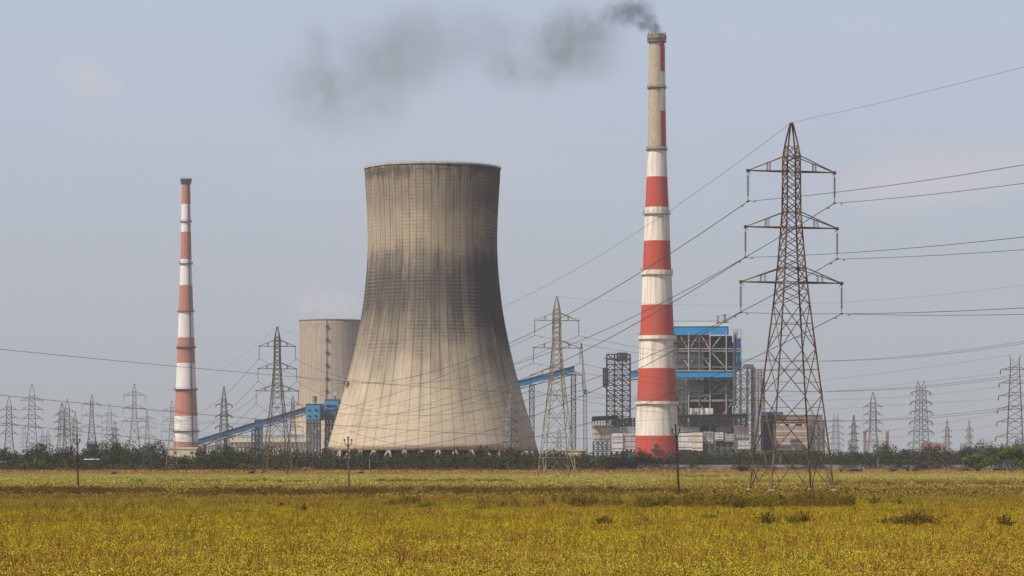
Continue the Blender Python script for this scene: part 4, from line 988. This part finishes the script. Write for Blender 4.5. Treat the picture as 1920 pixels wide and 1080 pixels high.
def tree(name, label, px, Y, crown_c, crown_r, n, mat, size=.3, nb=9, cat='tree', trunk=True, lean=0, group=None):
    t = thing(name, label, cat, (wx(px,Y), Y, 0), 0, group)
    rg = np.random.default_rng(int(px)); P = []; 
    for cc, cr_ in zip(crown_c, crown_r): P.append(crown_pts(n, cc, cr_, rg, nb))
    P = np.concatenate(P); P[:,2] = np.clip(P[:,2], .05, None)
    o = bpy.data.objects.new('crown', quad_mesh('crown', leaf_quads(P, size, rg), mat)); COL.objects.link(o); o.parent = t
    mb = MB()
    for cc in crown_c:
        base = Vector((rg.normal()*.15, rg.normal()*.15, 0)); end = Vector(cc); mid = base.lerp(end, .5) + Vector((rg.normal()*.35, 0, .2))
        mb.tube(base, mid, .26, .17, 7, cap=False); mb.tube(mid, end, .17, .07, 7, cap=False)
        for q in range(4): mb.tube(mid.lerp(end, .3+.15*q), end + Vector((rg.normal()*1.3, rg.normal(), rg.normal()*.6)), .08, .03, 5, cap=False)
    mb.build('trunk', BARK, t, fix=False)
    return t
tree('tree', 'bushy bright green tree leaning left near the right edge, left of the pair', 1834, 1180, [(0,0,5.3),(-3.9,0,4.0),(3.4,0,3.8),(.5,0,2.2)], [(4.0,3,2.2),(3.0,2.5,1.8),(2.9,2.4,1.9),(2.8,2,1.6)], 1500, ACACIA, .24)
tree('tree', 'umbrella-shaped bright green tree at the right edge, right of the pair', 1895, 1130, [(0,0,7.4),(-3.2,0,6.4),(4.0,0,7.0),(3.9,0,3.4)], [(3.8,3,2.4),(3.0,2.5,1.9),(3.8,2.6,2.5),(3.0,2,2.2)], 1500, ACACIA, .24)
tree('shrub', 'rounded bright green shrub in front of the scrub at the far left', 62, 1125, [(0,0,3.2),(-3.2,0,2.4),(3.4,0,2.4)], [(3.6,2.6,2.6),(2.8,2.2,2.0),(2.8,2.2,2.0)], 700, GREENL, .26, cat='shrub')
tree('shrub', 'low green shrub in the scrub left of the faded chimney', 247, 1125, [(0,0,1.9),(2.6,0,1.6),(-2.8,0,1.4)], [(2.6,2,1.5),(2.4,2,1.3),(2.4,2,1.2)], 500, GREENL, .24, cat='shrub')
tree('shrub', 'small green shrub at the foot of the pale slim pylon', 938, 1120, [(0,0,4.2),(1.2,0,2.4)], [(1.9,1.6,2.0),(2.2,1.6,1.8)], 600, GREENL, .25, cat='shrub')
tree('shrub', 'low green shrub in the scrub right of the short-armed grey pylon', 462, 1125, [(0,0,1.9),(2.6,0,1.6)], [(2.8,2,1.6),(2.4,2,1.3)], 450, GREENL, .25, cat='shrub')
tree('shrub', 'bare russet shrub before the ruined brick block', 1742, 1330, [(0,0,2.6),(3.4,0,2.2),(-3.2,0,2.0)], [(3.4,2,2.1),(2.6,2,1.8),(2.6,2,1.6)], 550, RUSSET, .26, cat='shrub')
tree('shrub', 'pale straw-coloured bush at the scrub edge right of the brown pylon', 572, 1080, [(0,0,1.0),(2,0,.8)], [(2.2,1.5,.9),(1.8,1.5,.8)], 350, STRAW, .24, cat='shrub')
tree('shrub', 'rust coloured bush beside the footing of the rusty nearest pylon, against the pale wall', 1388, 1150, [(0,0,1.4),(2.4,0,1.0)], [(2.6,1.6,1.2),(2,1.5,1.0)], 350, RUSSET, .25, cat='shrub')
tree('shrub', 'dry brown bush at the foot of the pylon in front of the faded chimney', 336, 1085, [(0,0,1.5),(1.5,0,1.0)], [(1.7,1.4,1.4),(1.8,1.4,1.0)], 300, RUSSET, .24, cat='shrub')
tree('shrub', 'small dark russet bush left of the pylon foot before the faded chimney', 306, 1085, [(0,0,1.2)], [(2.0,1.4,1.1)], 260, RUSSET, .24, cat='shrub')
# huts in the scrub
def hut(label, px, Y, w_, tp, bt, wall, roofm):
    f_ = Fr(px, Y); t = thing('hut', label, 'hut', f_.loc())
    mb = MB(); mb.box(f_.x(px-w_), f_.x(px+w_), 0, 5, max(0,f_.z(bt)), f_.z(tp+2)); mb.build('wall', wall, t)
    mb = MB(); z0, z1 = f_.z(tp+2)+.02, f_.z(tp); a, b = f_.x(px-w_)-.3, f_.x(px+w_)+.3
    mb.quad([(a,-.5,z0),(b,-.5,z0),(b,2.5,z1),(a,2.5,z1)]); mb.quad([(a,5.5,z0),(b,5.5,z0),(b,2.5,z1),(a,2.5,z1)]); mb.build('roof', roofm, t)
hut('white roofed hut half sunk in the scrub right of the left power pole', 171, 1172, 13, 860, 884, GREYST, WHTP)
hut('tiny red roofed hut in the scrub left of the left power pole', 122, 1166, 4, 863, 884, GREYST, REDP)
hut('teal tarpaulin shelter in the scrub at the very left edge', 4, 1160, 6, 865, 884, M('teal_tarpaulin', (.03,.16,.18), None, .7, .5), M('teal_roof', (.04,.20,.23), None, .7, .5))
hut('small teal tank hut among the far pylons above the scrub', 171, 1390, 8, 832, 850, M('teal_sheet', (.05,.17,.17), None, .7, .5), M('teal_sheet_roof', (.06,.19,.19), None, .7, .5))
# thin posts at the scrub edge
for px, tp, lab in ((693,860,'slim pale post at the scrub edge just right of the grey-brown power pole'),(1463,855,'slim pale post at the scrub edge seen between the legs of the rusty pylon'),(1646,858,'slim pale post before the scrub right of the rusty pylon')):
    t = thing('fence_post', lab, 'post', (wx(px,1090),1090,0)); f_ = Fr(px,1090)
    mb = MB(); mb.tube((0,0,0),(0,0,f_.z(tp)),.11,.09,8); mb.build('shaft', PALEST, t); mb = MB(); mb.box(-.16,.16,-.16,.16,f_.z(tp),f_.z(tp)+.15); mb.build('cap', GREYST, t)

# ------------------------------------------------------------------ cattle
def buffalo_mesh():
    """one grazing body: trunk, lowered neck and head, four jointed legs, tail"""
    V, E, Rr = [], [], []
    def chain(pts, start=None):
        prev = start
        for (x, y, z, r_) in pts:
            V.append((x,y,z)); Rr.append(r_); i = len(V)-1
            if prev is not None: E.append((prev, i))
            prev = i
        return prev
    chain([(-.62,0,1.02,.30),(-.2,0,1.0,.40),(.25,0,1.0,.40),(.62,0,1.02,.34)])        # rump to shoulder
    chain([(.95,0,.92,.22),(1.2,0,.62,.17),(1.34,0,.34,.14),(1.42,0,.14,.09)], 3)        # neck, head, muzzle
    for sy in (-1,1):
        chain([(.55,sy*.2,.66,.13),(.52,sy*.2,.36,.075),(.54,sy*.2,.07,.075)], 3)
        chain([(-.60,sy*.2,.72,.17),(-.50,sy*.2,.5,.10),(-.68,sy*.2,.36,.065),(-.64,sy*.2,.07,.075)], 0)
        chain([(1.22,sy*.22,.72,.05),(1.05,sy*.42,.84,.03)], 5)                           # swept horns
    chain([(-.95,0,1.0,.045),(-1.0,0,.62,.03),(-.98,0,.4,.05)], 0)
    me = bpy.data.meshes.new('buffalo'); me.from_pydata(V, E, []); o = bpy.data.objects.new('buffalo_build', me); COL.objects.link(o)
    md = o.modifiers.new('s', 'SKIN'); md.use_smooth_shade = True
    for i, sv in enumerate(me.skin_vertices[0].data): sv.radius = (Rr[i], Rr[i]); sv.use_root = (i == 0)
    o.modifiers.new('d', 'SUBSURF').levels = 1
    dg = bpy.context.evaluated_depsgraph_get(); m2 = bpy.data.meshes.new_from_object(o.evaluated_get(dg)); bpy.data.objects.remove(o)
    m2.name = 'buffalo'; m2.materials.clear(); m2.materials.append(HIDE); return m2
bm_ = buffalo_mesh(); first = None
for px, Y, rz, sc_, lab in ((1577,1050,80,1.0,'black buffalo seen end-on, first right of the rusty pylon'),
    (1595,1055,10,1.0,'black buffalo at the left of the close group of three'), (1602,1045,5,1.1,'black buffalo in the middle of the close group of three'), (1612,1050,160,1.0,'black buffalo at the right of the close group of three'),
    (1673,1160,15,1.0,'small dark buffalo, left one of the touching pair'), (1679,1150,170,1.0,'small dark buffalo, right one of the touching pair'),
    (1701,1150,60,1.15,'black buffalo grazing alone below the ruined brick block'),
    (1714,1160,10,1.0,'black buffalo, left of the two under the dense twin-peaked pylon'), (1719,1145,175,1.1,'black buffalo, right of the two under the dense twin-peaked pylon'),
    (1728,1165,90,.7,'little dark calf just right of the two under the dense pylon'),
    (1811,1150,0,1.1,'black buffalo left of the bushy green tree'),
    (1868,1190,10,1.15,'black buffalo between the two green trees, left one'), (1881,1200,180,1.0,'black buffalo between the two green trees, right one'),
    (215,800,150,.8,'dark buffalo in the light green field left of the faded chimney'),
    (471,840,30,.8,'dark buffalo in the light green field below the short-armed pylon'), (676,870,10,.7,'dark buffalo at the scrub edge right of the grey-brown power pole')):
    if first is None: first = o = bpy.data.objects.new('buffalo', bm_)
    else: o = first.copy()
    COL.objects.link(o); o.location = (wx(px,Y), Y, -.02); o.rotation_euler = (0,0,math.radians(rz)); o.scale = (sc_,)*3; tag(o, lab, 'buffalo', 'grazing buffaloes')

# ------------------------------------------------------------------ crops and weeds
def plant_patch(name, mat, w_, nplants, leaves, hmin, hmax, size, rad, seed, stems=0):
    rg = np.random.default_rng(seed); V = []
    for k in range(nplants):
        x, y = rg.uniform(-w_/2, w_/2, 2); h_ = rg.uniform(hmin, hmax); n = leaves
        t = rg.uniform(0,1,n)**.6; a = rg.uniform(0,2*np.pi,n); r_ = rad * rg.uniform(.2,1,n) * (.5 + .5*np.sin(t*np.pi))
        P = np.stack([x + r_*np.cos(a), y + r_*np.sin(a), t*h_], 1); V.append(leaf_quads(P, size, rg, .8))
        for q in range(stems):
            a = rg.uniform(0,6.28); b = np.array([x,y,0]); e = b + np.array([math.cos(a)*rad, math.sin(a)*rad, h_*rg.uniform(.9,1.35)]); sd = np.array([.008,.004,0]) * (size/.03)**.5
            V.append(np.stack([b-sd, b+sd, e+sd*.5, e-sd*.5]))
    me = quad_mesh(name, np.concatenate(V), mat); return bpy.data.objects.new(name, me)      # kept out of the scene: only its instances show
def scatter(name, protos, pts, scl):
    me = bpy.data.meshes.new(name); me.from_pydata([tuple(p) for p in pts], [], [])
    at_ = me.attributes.new('size', 'FLOAT', 'POINT'); at_.data.foreach_set('value', np.asarray(scl, np.float32))
    o = bpy.data.objects.new(name, me); COL.objects.link(o); o['kind'] = 'stuff'
    ng = bpy.data.node_groups.new(name, 'GeometryNodeTree'); ng.interface.new_socket('Geometry', in_out='INPUT', socket_type='NodeSocketGeometry'); ng.interface.new_socket('Geometry', in_out='OUTPUT', socket_type='NodeSocketGeometry')
    N = ng.nodes.new; L = ng.links.new; gi, go = N('NodeGroupInput'), N('NodeGroupOutput'); j = N('GeometryNodeJoinGeometry')
    idx = N('GeometryNodeInputIndex'); md_ = N('FunctionNodeRandomValue'); md_.data_type = 'INT'; md_.inputs[4].default_value = 0; md_.inputs[5].default_value = len(protos)-1; md_.inputs['Seed'].default_value = 5
    na = N('GeometryNodeInputNamedAttribute'); na.data_type = 'FLOAT'; na.inputs['Name'].default_value = 'size'
    rv = N('FunctionNodeRandomValue'); rv.data_type = 'FLOAT_VECTOR'; rv.inputs[0].default_value = (0,0,0); rv.inputs[1].default_value = (0,0,6.283)
    mp_ = N('GeometryNodeMeshToPoints'); L(gi.outputs[0], mp_.inputs[0])
    gti = N('GeometryNodeGeometryToInstance')
    for p in reversed(protos):
        oi = N('GeometryNodeObjectInfo'); oi.inputs['Object'].default_value = p; oi.inputs['As Instance'].default_value = True; L(oi.outputs['Geometry'], j.inputs[0])
    ip = N('GeometryNodeInstanceOnPoints'); L(mp_.outputs[0], ip.inputs['Points']); L(j.outputs[0], ip.inputs['Instance']); ip.inputs['Pick Instance'].default_value = True
    L(md_.outputs[2], ip.inputs['Instance Index']); L(rv.outputs[0], ip.inputs['Rotation']); L(na.outputs['Attribute'], ip.inputs['Scale'])
    L(ip.outputs[0], go.inputs[0]); m_ = o.modifiers.new('scatter', 'NODES'); m_.node_group = ng
    return o
def wedge(n, Y0, Y1, power=2, px0=-40, px1=1960):
    """points spread evenly over the field between two distances, a little wider than the view"""
    u = rng.uniform(0,1,n); Y = (Y0**power + u*(Y1**power - Y0**power))**(1/power); px = rng.uniform(px0, px1, n); return np.stack([(px-960)/F*Y, Y, np.zeros(n)], 1)
pA = [plant_patch('crop_patch', CROP, 1.3, 22, 64, .05, .30, .019, .16, 20+k, stems=2) for k in range(6)]
P = wedge(17000, 78, 270); scatter('crop_plants', pA, P, rng.uniform(.8,1.25,len(P)))
pM = [plant_patch('mid_crop_patch', CROPF, 3.2, 34, 26, .12, .32, .075, .3, 40+k) for k in range(5)]
P = np.concatenate([wedge(17000, 262, 770), wedge(5000, 770, 900)]); scatter('far_crop_plants', pM, P, rng.uniform(.8,1.25,len(P)))
pS = [plant_patch('straw_patch', STRAW, 5, 40, 20, .08, .38, .13, .45, 60+k) for k in range(4)]
P = wedge(2600, 860, 1110, 1); scatter('dry_grass', pS, P, rng.uniform(.5,1.2,len(P)))
P3 = wedge(620, 1040, 1140, 1, -40, 1150); P4 = wedge(260, 1230, 1345, 1, 1150, 1970); P3 = np.concatenate([P3, P4]); scatter('dry_grass', pS, P3, rng.uniform(.3,1.0,len(P3))**1.5 * 2.6)
P2 = wedge(2600, 1090, 1340, 1, 1150, 1970); scatter('dry_grass', pS, P2, rng.uniform(.25,.6,len(P2)))
# brown weed band across the field
pB = [plant_patch('brown_weed_patch', BROWNW, 1.6, 10, 26, .35, .8, .05, .2, 80+k, stems=3) for k in range(5)]
def band(n, px0, px1, y0, y1): 
    px = rng.uniform(px0,px1,n); py = rng.normal((y0+y1)/2, (y1-y0)/4, n); Y = F*H/np.clip(py-YH, 8, None); return np.stack([(px-960)/F*Y, Y, np.zeros(n)], 1)
P = np.concatenate([band(300,-40,190,922,931), band(160,100,300,923,930), band(330,360,720,923,936), band(160,640,900,919,930), band(200,860,1290,921,932), band(120,1560,1960,908,916), band(120,1240,1440,892,898), band(140,700,960,903,908), band(90,240,640,904,908)])
scatter('brown_weeds', pB, P, rng.uniform(.45,1.0,len(P)))
P = np.concatenate([wedge(420, 1060, 1140, 1, -40, 1150), wedge(150, 1235, 1330, 1, 1150, 1970)]); scatter('brown_scrub_grass', pB, P, rng.uniform(.8,2.6,len(P)))
pT = [plant_patch('tall_weed_patch', TALLW, 1.2, 9, 40, .5, 1.05, .045, .2, 90+k, stems=5) for k in range(5)]
P = np.concatenate([band(330,1240,1600,950,959), band(240,1290,1530,951,958), band(80,1080,1300,950,960), band(34,700,1180,950,963)])
scatter('tall_weeds', pT, P, .3 + .75 * rng.uniform(0,1,len(P))**2.0)
# scattered reddish dry stalks in the foreground crop
pR = [plant_patch('dry_stalk_patch', crop_mat('dry_stalk', tint=(.20,.085,.02), tintfac=.8), 1.4, 5, 10, .3, .55, .022, .1, 110+k, stems=4) for k in range(4)]
P = np.concatenate([wedge(3000, 80, 260), band(420,1540,1970,904,912), band(200,1240,1560,905,911)]); scatter('dry_stalks', pR, P, rng.uniform(.6,1.2,len(P)) * np.where(P[:,1] > 300, 1.3, 1))

# single weed clumps that stand out in the foreground
def clump(label, px, py, wpx, hpx, mat, seed, n=420):
    Y = F*H/(py-YH); s_ = Y/F; t = thing('weed_clump', label, 'weed', (wx(px,Y), Y, 0), 0, 'weed clumps in the field'); rg = np.random.default_rng(seed)
    w_, h_ = wpx*s_/2, hpx*s_; k = max(5, int(n/45)); V = []; St = MB()
    for i in range(k):
        bx, by = rg.normal(0, w_*.42), rg.normal(0, w_*.3); lean = rg.normal(0,.25,2) * h_; hh = h_ * rg.uniform(.55,1.05) * max(.45, 1-abs(bx)/(w_*1.6))
        tt_ = rg.uniform(.05,1,n//k)**.8; P = np.stack([bx + lean[0]*tt_, by + lean[1]*tt_, hh*tt_], 1) + rg.normal(0,1,(n//k,3))*w_*.11*(1.2-tt_[:,None]*.6); P[:,2] = np.clip(P[:,2],.02,None)
        V.append(leaf_quads(P, .028+.004*h_, rg, .3)); St.tube((bx,by,-.02), (bx+lean[0],by+lean[1],hh*1.02), .009, .005, 4, cap=False)
    o = bpy.data.objects.new('foliage', quad_mesh('foliage', np.concatenate(V), mat)); COL.objects.link(o); o.parent = t
    St.build('stem', WEEDD, t, fix=False)
for q in ((1130,990,44,24,WEEDD,'broad brown weed clump in the foreground below the cream pylon'),(1207,986,26,20,WEEDG,'small green weed clump right of the broad brown one in the foreground'),
    (1330,981,28,22,WEEDG,'dark green weed clump below the leaning power pole'),(1437,992,26,34,WEEDD,'upright brown weed clump in front of the left feet of the rusty pylon'),
    (1487,990,16,26,WEEDG,'fresh green weed clump before the right feet of the rusty pylon'),(1511,990,22,36,WEEDD,'tall brown weed clump beside the fresh green one before the rusty pylon'),
    (1640,951,16,24,WEEDD,'narrow dark weed standing alone right of the rusty pylon feet'),(1686,953,26,20,WEEDD,'squat weed clump, second right of the rusty pylon feet'),
    (1712,993,120,34,WEEDD,'widest bushy brown weed mound in the right foreground'),(1655,990,36,20,WEEDD,'low weed clump touching the left end of the widest mound'),(1885,996,26,36,WEEDD,'tall weed clump near the right edge of the foreground'),
    (569,966,14,26,WEEDD,'single dark upright weed in the field below the brown pylon'),(527,955,22,16,WEEDD,'small bushy weed in the field left of the single upright one'),
    (800,958,40,20,WEEDD,'bushy weed clump in the field below the huge cooling tower'),(735,953,40,18,WEEDD,'low weed clump left of the bushy one below the huge cooling tower'),
    (1385,962,30,30,WEEDD,'dense dark weed clump standing in the tall weed strip left of the rusty pylon'),(1570,955,20,26,WEEDD,'open weed clump at the right end of the tall weed strip')):
    clump(q[6] if len(q) > 6 else q[5], q[0], q[1], q[2], q[3], q[4], int(q[0]), n=int(600 + q[2]*q[3]*1.1))

# ------------------------------------------------------------------ smoke and haze
def smoke(name, puffs, Y, col, noise_scale, seed, lo=.35, aniso=.2, step=1.0):
    """puffs: (column, row, rx, ry, depth radius, opacity) as soft clumps of one plume"""
    s_ = Y / F; cx, cy = puffs[0][0], puffs[0][1]; O = Vector((wx(cx,Y), Y, wz(cy,Y)))
    m = bpy.data.materials.new(name); m.use_nodes = True; n = m.node_tree; n.nodes.clear(); L = n.links.new; N = lambda t, **k: _n(n, t, **k)
    def mth(op, a, c=None):
        o = N('Math', operation=op)
        for i, q in enumerate((a, c)):
            if q is None: continue
            if isinstance(q, (int, float)): o.inputs[i].default_value = q
            else: L(q, o.inputs[i])
        return o.outputs[0]
    tcn = N('TexCoord'); nz = N('TexNoise'); nz.inputs['Scale'].default_value = noise_scale; nz.inputs['Detail'].default_value = 5; nz.inputs['Roughness'].default_value = .6; nz.inputs['Distortion'].default_value = .8
    L(tcn.outputs['Object'], nz.inputs['Vector'])
    # warp the clumps so that their outline is ragged
    wv = N('VectorMath', operation='SUBTRACT'); L(nz.outputs['Color'], wv.inputs[0]); wv.inputs[1].default_value = (.5,.5,.5)
    total = None; bmh = bmesh.new()
    for (px, py, rx, ry, rd, op) in puffs:
        c_ = Vector(((px-cx)*s_, 0, -(py-cy)*s_)); r_ = Vector((rx*s_, rd, ry*s_))
        a = N('VectorMath', operation='SUBTRACT'); L(tcn.outputs['Object'], a.inputs[0]); a.inputs[1].default_value = c_
        d = N('VectorMath', operation='DIVIDE'); L(a.outputs[0], d.inputs[0]); d.inputs[1].default_value = r_
        w_ = N('VectorMath', operation='MULTIPLY_ADD'); L(wv.outputs[0], w_.inputs[0]); w_.inputs[1].default_value = (1.5,1.2,1.5); L(d.outputs[0], w_.inputs[2])
        ln = N('VectorMath', operation='LENGTH'); L(w_.outputs[0], ln.inputs[0])
        e = mth('MAXIMUM', mth('SUBTRACT', 1.0, ln.outputs['Value']), 0.0)
        k = -math.log(1 - op) / (rd * .8)
        v = mth('MULTIPLY', mth('MULTIPLY', e, mth('ADD', e, .6)), k)
        total = v if total is None else mth('ADD', total, v)
        for i in range(26):
            t = i / 25 * math.pi
            for j_ in range(10):
                f = j_ / 10 * 2 * math.pi; bmh.verts.new(c_ + Vector((r_.x*math.sin(t)*math.cos(f), r_.y*math.sin(t)*math.sin(f), r_.z*math.cos(t))) * 1.15)
    rp = N('MapRange'); rp.inputs['From Min'].default_value = lo; rp.inputs['From Max'].default_value = .7; L(nz.outputs['Fac'], rp.inputs['Value'])
    den = mth('MULTIPLY', total, mth('ADD', mth('MULTIPLY', rp.outputs[0], 1.4), .15))
    pv = N('VolumePrincipled'); pv.inputs['Color'].default_value = (*col, 1); pv.inputs['Anisotropy'].default_value = aniso; L(den, pv.inputs['Density'])
    L(pv.outputs[0], N('OutputMaterial').inputs['Volume'])
    try: m.cycles.volume_step_rate = step
    except Exception: pass
    bmesh.ops.convex_hull(bmh, input=bmh.verts)
    bmesh.ops.delete(bmh, geom=[v for v in bmh.verts if not v.link_faces], context='VERTS')
    me = bpy.data.meshes.new(name); bmh.to_mesh(me); bmh.free(); me.materials.append(m)
    o = bpy.data.objects.new(name, me); COL.objects.link(o); o.location = O; o['kind'] = 'stuff'; return o
smoke('dark_smoke', [(1229,54,15,15,4.5,.76),(1214,40,27,24,8,.66),(1196,20,42,33,11,.60),(1162,22,52,38,13,.42),(1125,52,74,56,15,.24)], 1900, (.17,.17,.19), .11, 1)
smoke('drifting_smoke', [(1065,62,86,80,24,.42),(1108,106,96,64,22,.29),(1005,130,120,60,22,.26),(960,80,120,80,22,.10)], 1900, (.30,.33,.345), .06, 2, lo=.28)
smoke('thinning_smoke', [(800,62,150,92,30,.21),(712,115,175,120,36,.31),(655,160,170,110,36,.20),(590,150,150,110,36,.08),(900,70,180,100,30,.13),(640,230,140,70,26,.08)], 1900, (.34,.38,.385), .035, 3, lo=.28)
smoke('pale_steam', [(602,566,84,52,22,.30),(645,580,66,36,20,.26)], 2590, (1,1,1), .05, 4, lo=.25, aniso=.3)

hz = MB(); hz.box(-1500, 1500, -120, 4200, -1, 335); hz = hz.build('haze', [bpy.data.materials.new('haze_air')]); hz['kind'] = 'stuff'
m = hz.data.materials[0]; m.use_nodes = True; n = m.node_tree; n.nodes.clear()
pv = n.nodes.new('ShaderNodeVolumePrincipled'); pv.inputs['Color'].default_value = (.80,.83,.90,1); pv.inputs['Density'].default_value = 0.5e-4; pv.inputs['Anisotropy'].default_value = 0.0
om = n.nodes.new('ShaderNodeOutputMaterial'); n.links.new(pv.outputs[0], om.inputs['Volume'])
